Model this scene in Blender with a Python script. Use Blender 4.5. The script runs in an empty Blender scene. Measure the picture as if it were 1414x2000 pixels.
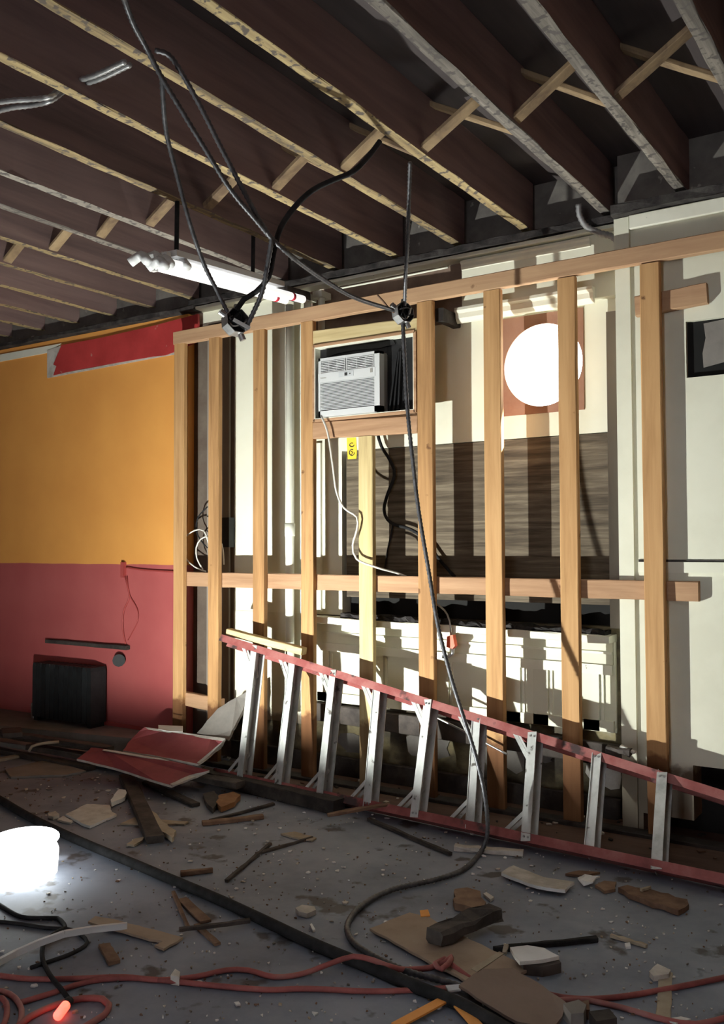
import bpy, bmesh, math, random
from mathutils import Vector, Matrix
random.seed(7)
SC = bpy.context.scene
COL = SC.collection
EYE = 1.40                      # camera height above the floor
# ------------------------------------------------------------------ camera
YAW, PITCH, ROLL, FPX = math.radians(33.276), math.radians(2.193), math.radians(0.19), 1800.0
ROT = (Matrix.Rotation(YAW, 3, 'Z') @ Matrix.Rotation(PITCH, 3, 'X') @ Matrix.Rotation(ROLL, 3, 'Y')
       @ Matrix(((1, 0, 0), (0, 0, -1), (0, 1, 0))))
cam_d = bpy.data.cameras.new('camera')
cam_d.sensor_fit = 'VERTICAL'; cam_d.sensor_height = 36.0; cam_d.sensor_width = 36.0
cam_d.lens = FPX / 2000.0 * 36.0
cam_d.clip_start = 0.05
cam = bpy.data.objects.new('camera', cam_d); COL.objects.link(cam)
cam.matrix_world = Matrix.Translation((0, 0, EYE)) @ ROT.to_4x4()
SC.camera = cam
# ------------------------------------------------------------------ world, sun, exposure
SC.view_settings.view_transform = 'Standard'
SC.view_settings.look = 'None'
SC.view_settings.gamma = 1.0
SC.view_settings.use_curve_mapping = False
SC.view_settings.exposure = 0.7
SKY_STRENGTH = 7.0
LAMP_STRENGTH = 35000.0
SUN_STRENGTH = 38.0
wd = bpy.data.worlds.new('sky'); SC.world = wd; wd.use_nodes = True
bg = wd.node_tree.nodes['Background']
bg.inputs['Color'].default_value = (0.95, 0.97, 1.0, 1); bg.inputs['Strength'].default_value = SKY_STRENGTH
sun_d = bpy.data.lights.new('sun', 'SUN'); sun_d.energy = SUN_STRENGTH; sun_d.angle = math.radians(1.6); sun_d.color = (1, .96, .88)
sun = bpy.data.objects.new('sun', sun_d); COL.objects.link(sun); sun.location = (3, 9, 9)
sun.rotation_euler = Vector((-1.80, -2.13, -2.39)).to_track_quat('-Z', 'Y').to_euler()
SC.cycles.max_bounces = 8
SC.cycles.diffuse_bounces = 4

# ------------------------------------------------------------------ helpers
def ray(x, y):
    return ROT @ Vector(((x - 707.0) / FPX, -(y - 1000.0) / FPX, -1.0))
def onY(x, y, Y):
    r = ray(x, y); r *= Y / r.y
    return Vector((r.x, r.y, r.z + EYE))
def onZ(x, y, z=0.0):
    r = ray(x, y); r *= (z - EYE) / r.z
    return Vector((r.x, r.y, z))
def dep(x, y, t):
    r = ray(x, y) * t
    return Vector((r.x, r.y, r.z + EYE))
def s2l(c):
    return tuple(((v / 255.0) / 12.92 if v / 255.0 <= .04045 else ((v / 255.0 + .055) / 1.055) ** 2.4) for v in c)

MATS = {}
def mat(name, cols, scale=4.0, stretch=(1, 1, 1), rough=.8, bump=.15, metallic=0.0, spots=None, spot_scale=30, spot_at=.70, vary=.25, detail=8, distort=0.0, spec=.3, stain=None):
    m = bpy.data.materials.new(name); m.use_nodes = True
    nt = m.node_tree; N = nt.nodes; L = nt.links
    b = N['Principled BSDF']
    b.inputs['Roughness'].default_value = rough; b.inputs['Metallic'].default_value = metallic
    b.inputs['Specular IOR Level'].default_value = spec
    tc = N.new('ShaderNodeTexCoord'); oi = N.new('ShaderNodeObjectInfo')
    mp = N.new('ShaderNodeMapping'); mp.inputs['Scale'].default_value = [scale * s for s in stretch]
    off = N.new('ShaderNodeCombineXYZ')
    mul = N.new('ShaderNodeMath'); mul.operation = 'MULTIPLY'; mul.inputs[1].default_value = 37.0
    L.new(oi.outputs['Random'], mul.inputs[0])
    for i in range(3): L.new(mul.outputs[0], off.inputs[i])
    L.new(off.outputs[0], mp.inputs['Location'])
    L.new(tc.outputs['Object'], mp.inputs['Vector'])
    nz = N.new('ShaderNodeTexNoise'); nz.inputs['Scale'].default_value = 1.0
    nz.inputs['Detail'].default_value = detail; nz.inputs['Roughness'].default_value = .62; nz.inputs['Distortion'].default_value = distort
    L.new(mp.outputs[0], nz.inputs['Vector'])
    ad = N.new('ShaderNodeMath'); ad.operation = 'MULTIPLY_ADD'; ad.inputs[1].default_value = vary; 
    sb = N.new('ShaderNodeMath'); sb.operation = 'SUBTRACT'; sb.inputs[1].default_value = vary * .5
    L.new(oi.outputs['Random'], ad.inputs[0]); L.new(nz.outputs['Fac'], ad.inputs[2]); L.new(ad.outputs[0], sb.inputs[0])
    cr = N.new('ShaderNodeValToRGB'); cr.color_ramp.interpolation = 'LINEAR'
    n = len(cols)
    lo, hi = .30, .70
    els = cr.color_ramp.elements
    while len(els) < n: els.new(.5)
    for i, c in enumerate(cols):
        els[i].position = lo + (hi - lo) * (i / max(1, n - 1)); els[i].color = (*c, 1)
    L.new(sb.outputs[0], cr.inputs['Fac'])
    out = cr.outputs['Color']
    if spots:
        n2 = N.new('ShaderNodeTexNoise'); n2.inputs['Scale'].default_value = spot_scale; n2.inputs['Detail'].default_value = 5
        L.new(tc.outputs['Object'], n2.inputs['Vector'])
        r2 = N.new('ShaderNodeValToRGB'); r2.color_ramp.elements[0].position = spot_at - .03; r2.color_ramp.elements[1].position = spot_at + .03
        L.new(n2.outputs['Fac'], r2.inputs['Fac'])
        mx = N.new('ShaderNodeMix'); mx.data_type = 'RGBA'
        L.new(r2.outputs['Color'], mx.inputs['Factor']); L.new(out, mx.inputs['A']); mx.inputs['B'].default_value = (*spots, 1)
        out = mx.outputs['Result']
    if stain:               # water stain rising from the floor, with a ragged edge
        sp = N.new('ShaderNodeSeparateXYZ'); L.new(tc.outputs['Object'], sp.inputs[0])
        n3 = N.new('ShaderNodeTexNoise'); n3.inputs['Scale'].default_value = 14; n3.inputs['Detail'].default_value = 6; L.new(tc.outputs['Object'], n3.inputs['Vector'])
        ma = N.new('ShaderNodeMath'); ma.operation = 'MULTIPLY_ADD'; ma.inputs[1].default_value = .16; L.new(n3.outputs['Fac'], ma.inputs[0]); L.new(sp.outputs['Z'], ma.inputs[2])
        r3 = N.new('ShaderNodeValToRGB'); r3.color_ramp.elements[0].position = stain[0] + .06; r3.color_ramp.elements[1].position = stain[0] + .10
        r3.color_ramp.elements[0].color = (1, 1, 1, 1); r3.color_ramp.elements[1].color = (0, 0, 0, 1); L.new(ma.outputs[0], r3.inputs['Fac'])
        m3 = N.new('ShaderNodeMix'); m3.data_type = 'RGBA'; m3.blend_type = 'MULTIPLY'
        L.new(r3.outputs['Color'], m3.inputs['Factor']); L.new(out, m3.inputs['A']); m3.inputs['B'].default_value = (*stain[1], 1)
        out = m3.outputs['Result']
    L.new(out, b.inputs['Base Color'])
    if bump:
        bp = N.new('ShaderNodeBump'); bp.inputs['Strength'].default_value = bump; bp.inputs['Distance'].default_value = .01
        L.new(nz.outputs['Fac'], bp.inputs['Height']); L.new(bp.outputs[0], b.inputs['Normal'])
    MATS[name] = m
    return m
def wood(name, cols, axis, scale=26, **k):
    st = [1, 1, 1]; st['xyz'.index(axis)] = .06
    return mat(name, cols, scale=scale, stretch=st, distort=.4, **k)

STUDC = [(.31, .165, .07), (.44, .245, .105), (.53, .31, .14)]
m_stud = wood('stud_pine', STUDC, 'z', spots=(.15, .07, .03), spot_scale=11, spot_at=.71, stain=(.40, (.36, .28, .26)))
m_plate = wood('plate_pine', [(.32, .18, .10), (.42, .25, .145), (.49, .31, .18)], 'x', spots=(.15, .07, .035), spot_scale=9, spot_at=.74)
m_pale = wood('pale_pine', [(.45, .34, .17), (.58, .46, .24), (.64, .53, .30)], 'x', spots=(.2, .13, .06), spot_scale=9, spot_at=.74)
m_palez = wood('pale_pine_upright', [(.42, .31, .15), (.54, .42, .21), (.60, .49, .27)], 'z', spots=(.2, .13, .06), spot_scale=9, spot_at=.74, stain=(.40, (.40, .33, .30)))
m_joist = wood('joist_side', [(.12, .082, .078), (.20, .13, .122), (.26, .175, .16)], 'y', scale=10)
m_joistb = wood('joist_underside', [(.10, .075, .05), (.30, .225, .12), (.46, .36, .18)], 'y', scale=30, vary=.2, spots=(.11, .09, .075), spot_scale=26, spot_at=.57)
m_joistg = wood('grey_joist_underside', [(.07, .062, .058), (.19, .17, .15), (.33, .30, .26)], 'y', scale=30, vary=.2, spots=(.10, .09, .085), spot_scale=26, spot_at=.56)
m_brace = wood('bridging', [(.15, .10, .065), (.27, .19, .11), (.36, .26, .15)], 'z', scale=10)
m_deck = mat('roof_deck', [(.05, .042, .044), (.085, .07, .07)], scale=3, stretch=(3, .3, 1))
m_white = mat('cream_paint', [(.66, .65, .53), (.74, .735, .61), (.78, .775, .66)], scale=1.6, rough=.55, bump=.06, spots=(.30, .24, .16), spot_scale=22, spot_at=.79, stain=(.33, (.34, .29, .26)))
m_trim = mat('cream_trim', [(.70, .69, .58), (.78, .77, .66), (.80, .80, .70)], scale=3, rough=.45, bump=.08, spots=(.2, .17, .12), spot_scale=30, spot_at=.74)
m_bare = mat('bare_wall', [(.08, .06, .05), (.13, .10, .08), (.18, .15, .12)], scale=3)
m_grey = mat('grey_board', [(.17, .15, .13), (.24, .21, .18), (.28, .25, .22)], scale=4, stretch=(1, 1, .3))
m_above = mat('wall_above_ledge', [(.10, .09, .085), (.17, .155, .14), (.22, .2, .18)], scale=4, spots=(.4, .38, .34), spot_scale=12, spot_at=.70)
m_dirty = mat('stained_plaster', [(.035, .028, .024), (.09, .075, .05), (.24, .20, .11), (.32, .31, .26)], scale=2.4, stretch=(1, 1, 1.4), bump=.4)
m_ply = wood('weathered_plywood', [(.045, .035, .026), (.085, .066, .047), (.14, .112, .08), (.22, .18, .13)], 'x', scale=34, bump=.3, rough=.9)
m_black = mat('black_void', [(.006, .006, .006), (.012, .011, .010)], scale=3)
m_blackp = mat('black_plastic', [(.012, .012, .013), (.02, .02, .022)], scale=20, rough=.45)
m_grime = mat('grimy_ledge', [(.012, .011, .011), (.035, .03, .03), (.07, .065, .06)], scale=14, bump=.6)
m_rust = mat('brown_hardboard', [(.22, .11, .075), (.30, .15, .10), (.34, .19, .13)], scale=4)
m_floor = mat('dirty_concrete', [(.070, .080, .108), (.124, .142, .186), (.174, .196, .248), (.225, .25, .305)], scale=2.2, rough=.62, bump=.25, spots=(.06, .057, .062), spot_scale=6, spot_at=.64, detail=12, spec=.4)
m_brownfl = mat('brown_subfloor', [(.06, .035, .028), (.11, .065, .05), (.14, .09, .07)], scale=5, stretch=(.4, 2, 1))
m_redp = mat('red_paint', [(.36, .035, .035), (.48, .05, .05), (.54, .07, .065)], scale=3, rough=.5, spots=(.5, .33, .28), spot_scale=14, spot_at=.74)
m_redwall = mat('red_gloss', [(.30, .05, .045), (.36, .065, .06)], scale=3, rough=.5)
m_redboard = mat('red_drywall_face', [(.20, .045, .055), (.27, .06, .07), (.31, .08, .085)], scale=5, rough=.7, spots=(.5, .42, .38), spot_scale=10, spot_at=.75)
m_gyp = mat('gypsum', [(.38, .35, .31), (.52, .49, .45), (.60, .58, .54)], scale=12, bump=.4)
m_greyboard = mat('dusty_board', [(.13, .12, .11), (.19, .175, .16), (.24, .22, .2)], scale=5)
m_paper = mat('white_scrap', [(.6, .6, .6), (.72, .72, .72)], scale=10)
m_card = mat('brown_cardboard', [(.24, .175, .125), (.32, .24, .18), (.36, .28, .21)], scale=5, bump=.1)
m_card2 = mat('dusky_cardboard', [(.155, .11, .085), (.20, .145, .115), (.23, .17, .135)], scale=5, bump=.1)
m_dkwood = mat('dark_old_wood', [(.022, .018, .017), (.05, .042, .038), (.085, .07, .062)], scale=10, stretch=(1, 1, 1), bump=.3)
m_brwood = mat('brown_scrap_wood', [(.10, .055, .035), (.17, .10, .065), (.23, .145, .095)], scale=12, bump=.3)
m_orwood = mat('orange_scrap_wood', [(.22, .10, .04), (.32, .16, .07)], scale=14)
m_lathe = mat('pale_lath', [(.28, .23, .17), (.40, .34, .26)], scale=14)
m_alu = mat('aluminium', [(.36, .37, .36), (.52, .53, .52), (.62, .63, .62)], scale=14, stretch=(1, 1, .4), rough=.42, metallic=.3, bump=.05, spots=(.12, .11, .10), spot_scale=18, spot_at=.68)
m_steel = mat('galvanised_steel', [(.32, .32, .33), (.5, .5, .5)], scale=30, rough=.35, metallic=.9, bump=.05)
m_bx = mat('armoured_cable_steel', [(.06, .06, .066), (.14, .14, .15)], scale=40, rough=.45, metallic=.5, bump=.1)
m_bxl = mat('bright_armoured_cable', [(.28, .28, .29), (.45, .45, .45)], scale=40, rough=.4, metallic=.6, bump=.1)
m_rubber = mat('black_rubber', [(.014, .014, .015), (.032, .032, .034)], scale=20, rough=.8, spec=.12)
m_fibre = mat('red_fibreglass', [(.17, .045, .045), (.26, .075, .07), (.33, .13, .12)], scale=9, rough=.55, spots=(.06, .04, .04), spot_scale=7, spot_at=.64)
m_acw = mat('white_plastic', [(.56, .57, .58), (.60, .61, .62)], scale=3, rough=.4, bump=.02)
m_acs = mat('grey_plastic', [(.30, .29, .27), (.36, .35, .33)], scale=3, rough=.5)
m_acd = mat('grille_shadow', [(.02, .02, .022), (.03, .03, .032)], scale=3)
m_silver = mat('silver_plastic', [(.5, .52, .54), (.56, .58, .6)], scale=3, rough=.35, bump=0)
m_tube = mat('fluorescent_glass', [(.86, .86, .85), (.9, .9, .89)], scale=3, rough=.2, bump=0)
m_tube.node_tree.nodes['Principled BSDF'].inputs['Emission Color'].default_value = (1, 1, .98, 1)
m_tube.node_tree.nodes['Principled BSDF'].inputs['Emission Strength'].default_value = .55  # weak glow added so the tubes look white
m_yellow = mat('yellow_paper', [(.72, .52, .04), (.80, .60, .07)], scale=8)
m_ink = mat('ink', [(.03, .03, .03), (.04, .04, .04)], scale=8)
m_redcord = mat('red_cord', [(.20, .055, .052), (.33, .095, .088), (.34, .15, .135)], scale=7, rough=.6)
m_whcord = mat('white_cord', [(.62, .60, .55), (.72, .70, .66)], scale=8, rough=.5)
m_orange = mat('orange_tape', [(.72, .28, .05), (.82, .36, .09)], scale=6, rough=.5)
m_orplug = mat('orange_plug', [(.75, .09, .03), (.82, .13, .05)], scale=6, rough=.4)
m_iron = mat('black_iron', [(.008, .009, .010), (.02, .022, .024)], scale=12, rough=.55)
m_brass = mat('brass', [(.5, .36, .1), (.6, .45, .16)], scale=14, metallic=.7, rough=.4)
m_pipe = mat('white_pipe', [(.70, .71, .62), (.78, .79, .70)], scale=5, rough=.45, bump=.03, spots=(.2, .2, .17), spot_scale=40, spot_at=.76)
m_redbits = mat('red_label', [(.6, .03, .06), (.65, .05, .08)], scale=5)
m_umber = mat('shade_brown_board', [(.16, .11, .085), (.22, .155, .12), (.26, .19, .15)], scale=6)  # brown that carries the shade on the upper wall
m_bowl = mat('grey_reflector', [(.05, .05, .05), (.06, .06, .06)], scale=5, bump=0)
m_outer = mat('outer_wall', [(.60, .23, .07), (.68, .27, .08)], scale=2)
def emis(name, col, strength, base=.8):
    m = bpy.data.materials.new(name); m.use_nodes = True; b = m.node_tree.nodes['Principled BSDF']
    b.inputs['Base Color'].default_value = (base, base, base, 1); b.inputs['Emission Color'].default_value = (*col, 1); b.inputs['Emission Strength'].default_value = strength
    return m
m_lamp = emis('lamp_lens', (.97, 1.0, .93), LAMP_STRENGTH)
m_lampglow = emis('lamp_glow', (.96, 1.0, .97), 4.0, .02)  # glow added to bowl and body so they read as one white blaze
m_glow = emis('lit_plug_lens', (1.0, .06, .03), 2.2)

def two_tone():
    m = bpy.data.materials.new('orange_over_red_paint'); m.use_nodes = True
    nt = m.node_tree; N = nt.nodes; L = nt.links; b = N['Principled BSDF']; b.inputs['Roughness'].default_value = .6
    g = N.new('ShaderNodeTexCoord'); sp = N.new('ShaderNodeSeparateXYZ'); L.new(g.outputs['Object'], sp.inputs[0])
    nz = N.new('ShaderNodeTexNoise'); nz.inputs['Scale'].default_value = 2.5; nz.inputs['Detail'].default_value = 8; L.new(g.outputs['Object'], nz.inputs['Vector'])
    wob = N.new('ShaderNodeMath'); wob.operation = 'MULTIPLY_ADD'; wob.inputs[1].default_value = .02
    L.new(nz.outputs['Fac'], wob.inputs[0]); L.new(sp.outputs['Z'], wob.inputs[2])
    st = N.new('ShaderNodeMath'); st.operation = 'GREATER_THAN'; st.inputs[1].default_value = 1.292; L.new(wob.outputs[0], st.inputs[0])
    def ramp(a, c):
        r = N.new('ShaderNodeValToRGB'); r.color_ramp.elements[0].position = .3; r.color_ramp.elements[1].position = .7
        r.color_ramp.elements[0].color = (*a, 1); r.color_ramp.elements[1].color = (*c, 1); L.new(nz.outputs['Fac'], r.inputs['Fac']); return r
    up = ramp((.72, .315, .075), (.80, .37, .09)); lo = ramp((.40, .085, .085), (.47, .115, .11))
    mx = N.new('ShaderNodeMix'); mx.data_type = 'RGBA'
    L.new(st.outputs[0], mx.inputs['Factor']); L.new(lo.outputs[0], mx.inputs['A']); L.new(up.outputs[0], mx.inputs['B'])
    L.new(mx.outputs['Result'], b.inputs['Base Color'])
    return m
m_orangewall = two_tone()

def link(name, me, m, parent=None, smooth=False):
    o = bpy.data.objects.new(name, me)
    ms = m if isinstance(m, (list, tuple)) else [m]
    if not me.materials:
        for q in ms: me.materials.append(q)
    if smooth:
        for p in me.polygons: p.use_smooth = True
    COL.objects.link(o)
    if parent is not None: o.parent = parent
    return o
def rootloc(parent):
    v = Vector((0, 0, 0))
    while parent is not None:
        v += parent.location; parent = parent.parent
    return v
def obj(name, verts, faces, m, parent=None, smooth=False, fmat=None):
    rl = rootloc(parent)
    if parent is None:      # own origin at the base centre of the thing
        xs = [v[0] for v in verts]; ys = [v[1] for v in verts]; zs = [v[2] for v in verts]
        rl = Vector(((min(xs) + max(xs)) / 2, (min(ys) + max(ys)) / 2, min(zs)))
    me = bpy.data.meshes.new(name)
    me.from_pydata([(v[0] - rl.x, v[1] - rl.y, v[2] - rl.z) for v in verts], [], faces)
    if fmat is not None:
        ms = m if isinstance(m, (list, tuple)) else [m]
        for q in ms: me.materials.append(q)
        for p, k in zip(me.polygons, fmat): p.material_index = k
    o = link(name, me, m, parent, smooth)
    if parent is None: o.location = rl
    bm = bmesh.new(); bm.from_mesh(me); bmesh.ops.recalc_face_normals(bm, faces=bm.faces); bm.to_mesh(me); bm.free()
    return o
def thing(name, loc, label, cat, group=None, kind=None):
    o = bpy.data.objects.new(name, None); o.empty_display_size = .1; o.location = loc; COL.objects.link(o)
    return tag(o, label, cat, group, kind)
def tag(o, label=None, cat=None, group=None, kind=None):
    if label: o['label'] = label
    if cat: o['category'] = cat
    if group: o['group'] = group
    if kind: o['kind'] = kind
    return o
class MB:
    def __init__(s): s.v = []; s.f = []; s.m = []
    def add(s, v, f, k=0):
        n = len(s.v); s.v += [Vector(q) for q in v]; s.f += [[i + n for i in q] for q in f]; s.m += [k] * len(f)
    def box(s, lo, hi, k=0):
        x0, y0, z0 = lo; x1, y1, z1 = hi
        s.add([(x0, y0, z0), (x1, y0, z0), (x1, y1, z0), (x0, y1, z0), (x0, y0, z1), (x1, y0, z1), (x1, y1, z1), (x0, y1, z1)],
              [(0, 3, 2, 1), (4, 5, 6, 7), (0, 1, 5, 4), (1, 2, 6, 5), (2, 3, 7, 6), (3, 0, 4, 7)], k)
    def obox(s, p0, p1, u, w, h, k=0):
        a = (p1 - p0).normalized(); u = (u - a * u.dot(a)).normalized(); v = a.cross(u)
        c = [(-1, -1), (1, -1), (1, 1), (-1, 1)]
        s.add([p + u * (i * w / 2) + v * (j * h / 2) for p in (p0, p1) for i, j in c],
              [(0, 1, 2, 3), (7, 6, 5, 4), (0, 4, 5, 1), (1, 5, 6, 2), (2, 6, 7, 3), (3, 7, 4, 0)], k)
    def timber(s, p0, p1, u, w, h, n=10, jit=.0015, ch=.004, botmat=False, k=0):
        p0 = Vector(p0); p1 = Vector(p1); a = (p1 - p0).normalized(); u = Vector(u); u = (u - a * u.dot(a)).normalized(); v = a.cross(u)
        prof = []
        for (sx, sy) in ((-1, -1), (1, -1), (1, 1), (-1, 1)):
            x, y = sx * w / 2, sy * h / 2
            A = (x - sx * ch, y); B = (x, y - sy * ch)
            prof += ([B, A] if sx * sy > 0 else [A, B])
        n0 = len(s.v); R = len(prof)
        for i in range(n + 1):
            p = p0 + (p1 - p0) * (i / n)
            for (x, y) in prof:
                s.v.append(p + u * (x + random.uniform(-jit, jit)) + v * (y + random.uniform(-jit, jit)))
        for i in range(n):
            for j in range(R):
                j2 = (j + 1) % R
                f = [n0 + i * R + j, n0 + i * R + j2, n0 + (i + 1) * R + j2, n0 + (i + 1) * R + j]
                kk = k
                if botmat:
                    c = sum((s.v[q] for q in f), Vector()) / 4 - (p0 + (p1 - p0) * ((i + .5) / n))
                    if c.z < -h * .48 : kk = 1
                s.f.append(f); s.m.append(kk)
        s.f.append([n0 + j for j in range(R)][::-1]); s.m.append(k)
        s.f.append([n0 + n * R + j for j in range(R)]); s.m.append(k)
    def tube(s, pts, r, seg=10, step=.03, ridge=0.0, k=0, rend=None):
        P = spline(pts, step)
        t0 = (P[1] - P[0]).normalized(); up = Vector((0, 0, 1)) if abs(t0.z) < .9 else Vector((1, 0, 0))
        u = (up - t0 * up.dot(t0)).normalized(); n0 = len(s.v)
        for i, p in enumerate(P):
            t = (P[min(i + 1, len(P) - 1)] - P[max(i - 1, 0)]).normalized()
            u = (u - t * u.dot(t)).normalized(); w = t.cross(u)
            rr = r * (1 + (ridge if i % 2 else -ridge))
            if rend: rr *= 1 + (rend / r - 1) * i / (len(P) - 1)
            for j in range(seg):
                a = 2 * math.pi * j / seg
                s.v.append(p + u * (rr * math.cos(a)) + w * (rr * math.sin(a)))
        for i in range(len(P) - 1):
            for j in range(seg):
                j2 = (j + 1) % seg
                s.f.append([n0 + i * seg + j, n0 + i * seg + j2, n0 + (i + 1) * seg + j2, n0 + (i + 1) * seg + j]); s.m.append(k)
        s.f.append([n0 + j for j in range(seg)][::-1]); s.m.append(k)
        m_ = n0 + (len(P) - 1) * seg
        s.f.append([m_ + j for j in range(seg)]); s.m.append(k)
    def cyl(s, p0, p1, r, seg=20, k=0):
        s.tube([p0, (Vector(p0) + Vector(p1)) / 2, p1], r, seg, 99, k=k)
    def prism(s, pts, off, k=0, ks=None):
        n = len(pts); off = Vector(off)
        s.add([Vector(p) for p in pts] + [Vector(p) + off for p in pts], [list(range(n)), list(range(2 * n - 1, n - 1, -1))], k)
        b = len(s.v) - 2 * n
        for i in range(n):
            j = (i + 1) % n
            s.f.append([b + i, b + j, b + n + j, b + n + i]); s.m.append(k if ks is None else ks)
    def out(s, name, m, parent=None, smooth=False):
        return obj(name, s.v, s.f, m, parent, smooth, s.m)
def spline(pts, step):
    pts = [Vector(p) for p in pts]
    if len(pts) == 2: pts = [pts[0], (pts[0] + pts[1]) / 2, pts[1]]
    Q = [pts[0] * 2 - pts[1]] + pts + [pts[-1] * 2 - pts[-2]]
    out = []
    for i in range(1, len(Q) - 2):
        a, b, c, d = Q[i - 1:i + 3]; n = max(1, int((c - b).length / step))
        for k in range(n):
            t = k / n
            out.append(.5 * ((2 * b) + (c - a) * t + (2 * a - 5 * b + 4 * c - d) * t * t + (3 * b - a - 3 * c + d) * t ** 3))
    out.append(pts[-1])
    return out
def box(name, lo, hi, m, parent=None):
    b = MB(); b.box(lo, hi); return b.out(name, m, parent)
def timber(name, p0, p1, u, w, h, m, parent=None, **k):
    b = MB(); b.timber(p0, p1, u, w, h, **k); return b.out(name, m, parent)
def tube(name, pts, r, m, parent=None, **k):
    b = MB(); b.tube(pts, r, **k); return b.out(name, m, parent, True)
def struct(o, label=None):
    o['kind'] = 'structure'
    if label: o['label'] = label
    return o
def sroot(name, loc, label):
    o = bpy.data.objects.new(name, None); o.location = loc; COL.objects.link(o); o['kind'] = 'structure'; o['label'] = label
    return o

YS = 4.469        # front of the studs
YW = 4.725        # white back wall
YR = 4.553        # nearer panelled wall
YO = 4.66         # orange wall
HJ = 1.73 + EYE   # underside of the joists

# ------------------------------------------------------------------ floor
fb = MB()
fb.box((-9.6, -4.2, -.12), (3.6, 5.0, 0))
floor = struct(fb.out('floor', m_floor), 'dark dirty concrete floor')
pl = [onZ(-260, 1440, .11), onZ(120, 1463, .11), onZ(330, 1492, .11), onZ(470, 1500, .11)]
pl = [Vector((-9.5, 3.6, .11)), Vector((-6.6, 4.08, .11)), Vector((-5.4, 4.30, .11)), Vector((-4.62, 4.44, .11)), Vector((-4.62, 4.72, .11)), Vector((-9.5, 4.72, .11))]
b = MB(); b.prism(pl, (0, 0, -.108)); b.out('old_floor_layer', m_greyboard, floor)
box('brown_subfloor_strip', (-3.9, 4.16, .001), (3.4, 4.72, .012), m_brownfl, floor)

# ------------------------------------------------------------------ ceiling: deck, joists, bridging
ceil = sroot('ceiling', (0, 0, HJ), 'open ceiling of dark wooden joists with cross bridging')
b = MB()                                  # boarded deck with one torn out gap between two joists
for lo, hi in (((-9.6, -4.2), (-1.095, 5.0)), ((-.745, -4.2), (3.6, 5.0)), ((-1.095, -4.2), (-.745, -.4)), ((-1.095, 1.4), (-.745, 5.0))):
    b.box((lo[0], lo[1], HJ + .27), (hi[0], hi[1], HJ + .31))
b.out('roof_deck', m_deck, ceil)
JX = [-1.125, -1.53, -1.98, -2.40, -2.81, -3.255, -3.68, -4.05]
x = JX[-1]
while x > -9.2: x -= .412; JX.append(x)
x = JX[0]
while x < 3.1: x += .41; JX.insert(0, x)
for jx in JX:
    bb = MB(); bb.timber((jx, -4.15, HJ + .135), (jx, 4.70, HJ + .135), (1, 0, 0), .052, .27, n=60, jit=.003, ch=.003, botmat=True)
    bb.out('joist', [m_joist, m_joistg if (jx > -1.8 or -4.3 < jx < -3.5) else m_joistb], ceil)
JS = sorted(JX)
for a, c in zip(JS, JS[1:]):
    if a < -6.5 or c > .6: continue
    y0 = 3.47 + random.uniform(-.03, .03)
    timber('bridging', (a + .02, y0, HJ + .02), (c - .02, y0, HJ + .25), (0, 1, 0), .062, .022, m_brace, ceil, n=3)
    timber('bridging', (a + .02, y0 + .075, HJ + .25), (c - .02, y0 + .075, HJ + .02), (0, 1, 0), .055, .022, m_brace, ceil, n=3)

# ------------------------------------------------------------------ walls
# orange wall
wl = sroot('wall_left', (-7, YO, 0), 'orange wall painted red along the lower part')
box('painted_wall', (-9.6, YO, 0), (-4.50, 4.87, 3.03), m_orangewall, wl)
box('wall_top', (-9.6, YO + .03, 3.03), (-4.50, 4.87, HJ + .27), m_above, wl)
timber('top_ledge', (-9.6, YO - .01, 3.05), (-4.40, YO - .01, 3.05), (0, 1, 0), .09, .035, m_grime, wl, n=40, jit=.006)
# off-white strip and red board under the ceiling
b = MB(); b.prism([onY(0, 690, YO - .012) + Vector((-2, 0, 0)), onY(0, 690, YO - .012) + Vector((-2, 0, -.05)), onY(0, 706, YO - .012), onY(96, 688, YO - .012), onY(118, 671, YO - .012)], (0, .014, 0)); b.out('cream_strip', m_trim, wl)
rb = [onY(*q, YO - .022) for q in [(120, 674), (200, 659), (300, 636), (386, 613), (386, 665), (338, 688), (322, 694), (300, 696), (230, 708), (150, 722), (104, 733), (110, 715), (104, 712)]]
b = MB(); b.prism(rb, (0, .02, 0)); b.out('red_board', m_redp, wl)
rb = [onY(*q, YO - .016) for q in [(92, 684), (122, 674), (106, 712), (112, 716), (104, 732), (340, 688), (340, 692), (300, 699), (92, 738)]]
b = MB(); b.prism(rb, (0, .013, 0)); b.out('torn_paper_edge', m_gyp, wl)

# conduit, boxes and wires on the orange wall (painted red with it)
box('switch_box', onY(235, 1128, YO - .03), onY(247, 1098, YO + .001) , m_redwall, wl)
tube('surface_conduit', [onY(247, 1108, YO - .012), onY(280, 1113, YO - .012), onY(345, 1117, YO - .012)], .007, m_redwall, wl, seg=8)
tube('hanging_wire', [onY(244, 1125, YO - .01), onY(252, 1165, YO - .012), onY(241, 1195, YO - .012), onY(240, 1230, YO - .012), onY(245, 1258, YO - .01)], .006, m_redwall, wl, seg=6)
tube('hanging_wire', [onY(248, 1125, YO - .01), onY(252, 1160, YO - .012), onY(268, 1190, YO - .01), onY(268, 1215, YO - .01), onY(250, 1250, YO - .01)], .004, m_redwall, wl, seg=6)
timber('wood_cleat', onY(92, 1252, YO - .02), onY(250, 1265, YO - .02), (0, 1, 0), .04, .03, m_dkwood, wl, n=8)
b = MB(); b.cyl(onY(232, 1290, YO), onY(232, 1290, YO - .06), .045, 12); b.out('outlet_box', m_iron, wl)
timber('baseboard_scrap', onY(205, 1415, YO - .012), onY(330, 1437, YO - .012), (0, 1, 0), .02, .06, m_redwall, wl, n=6)

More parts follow.
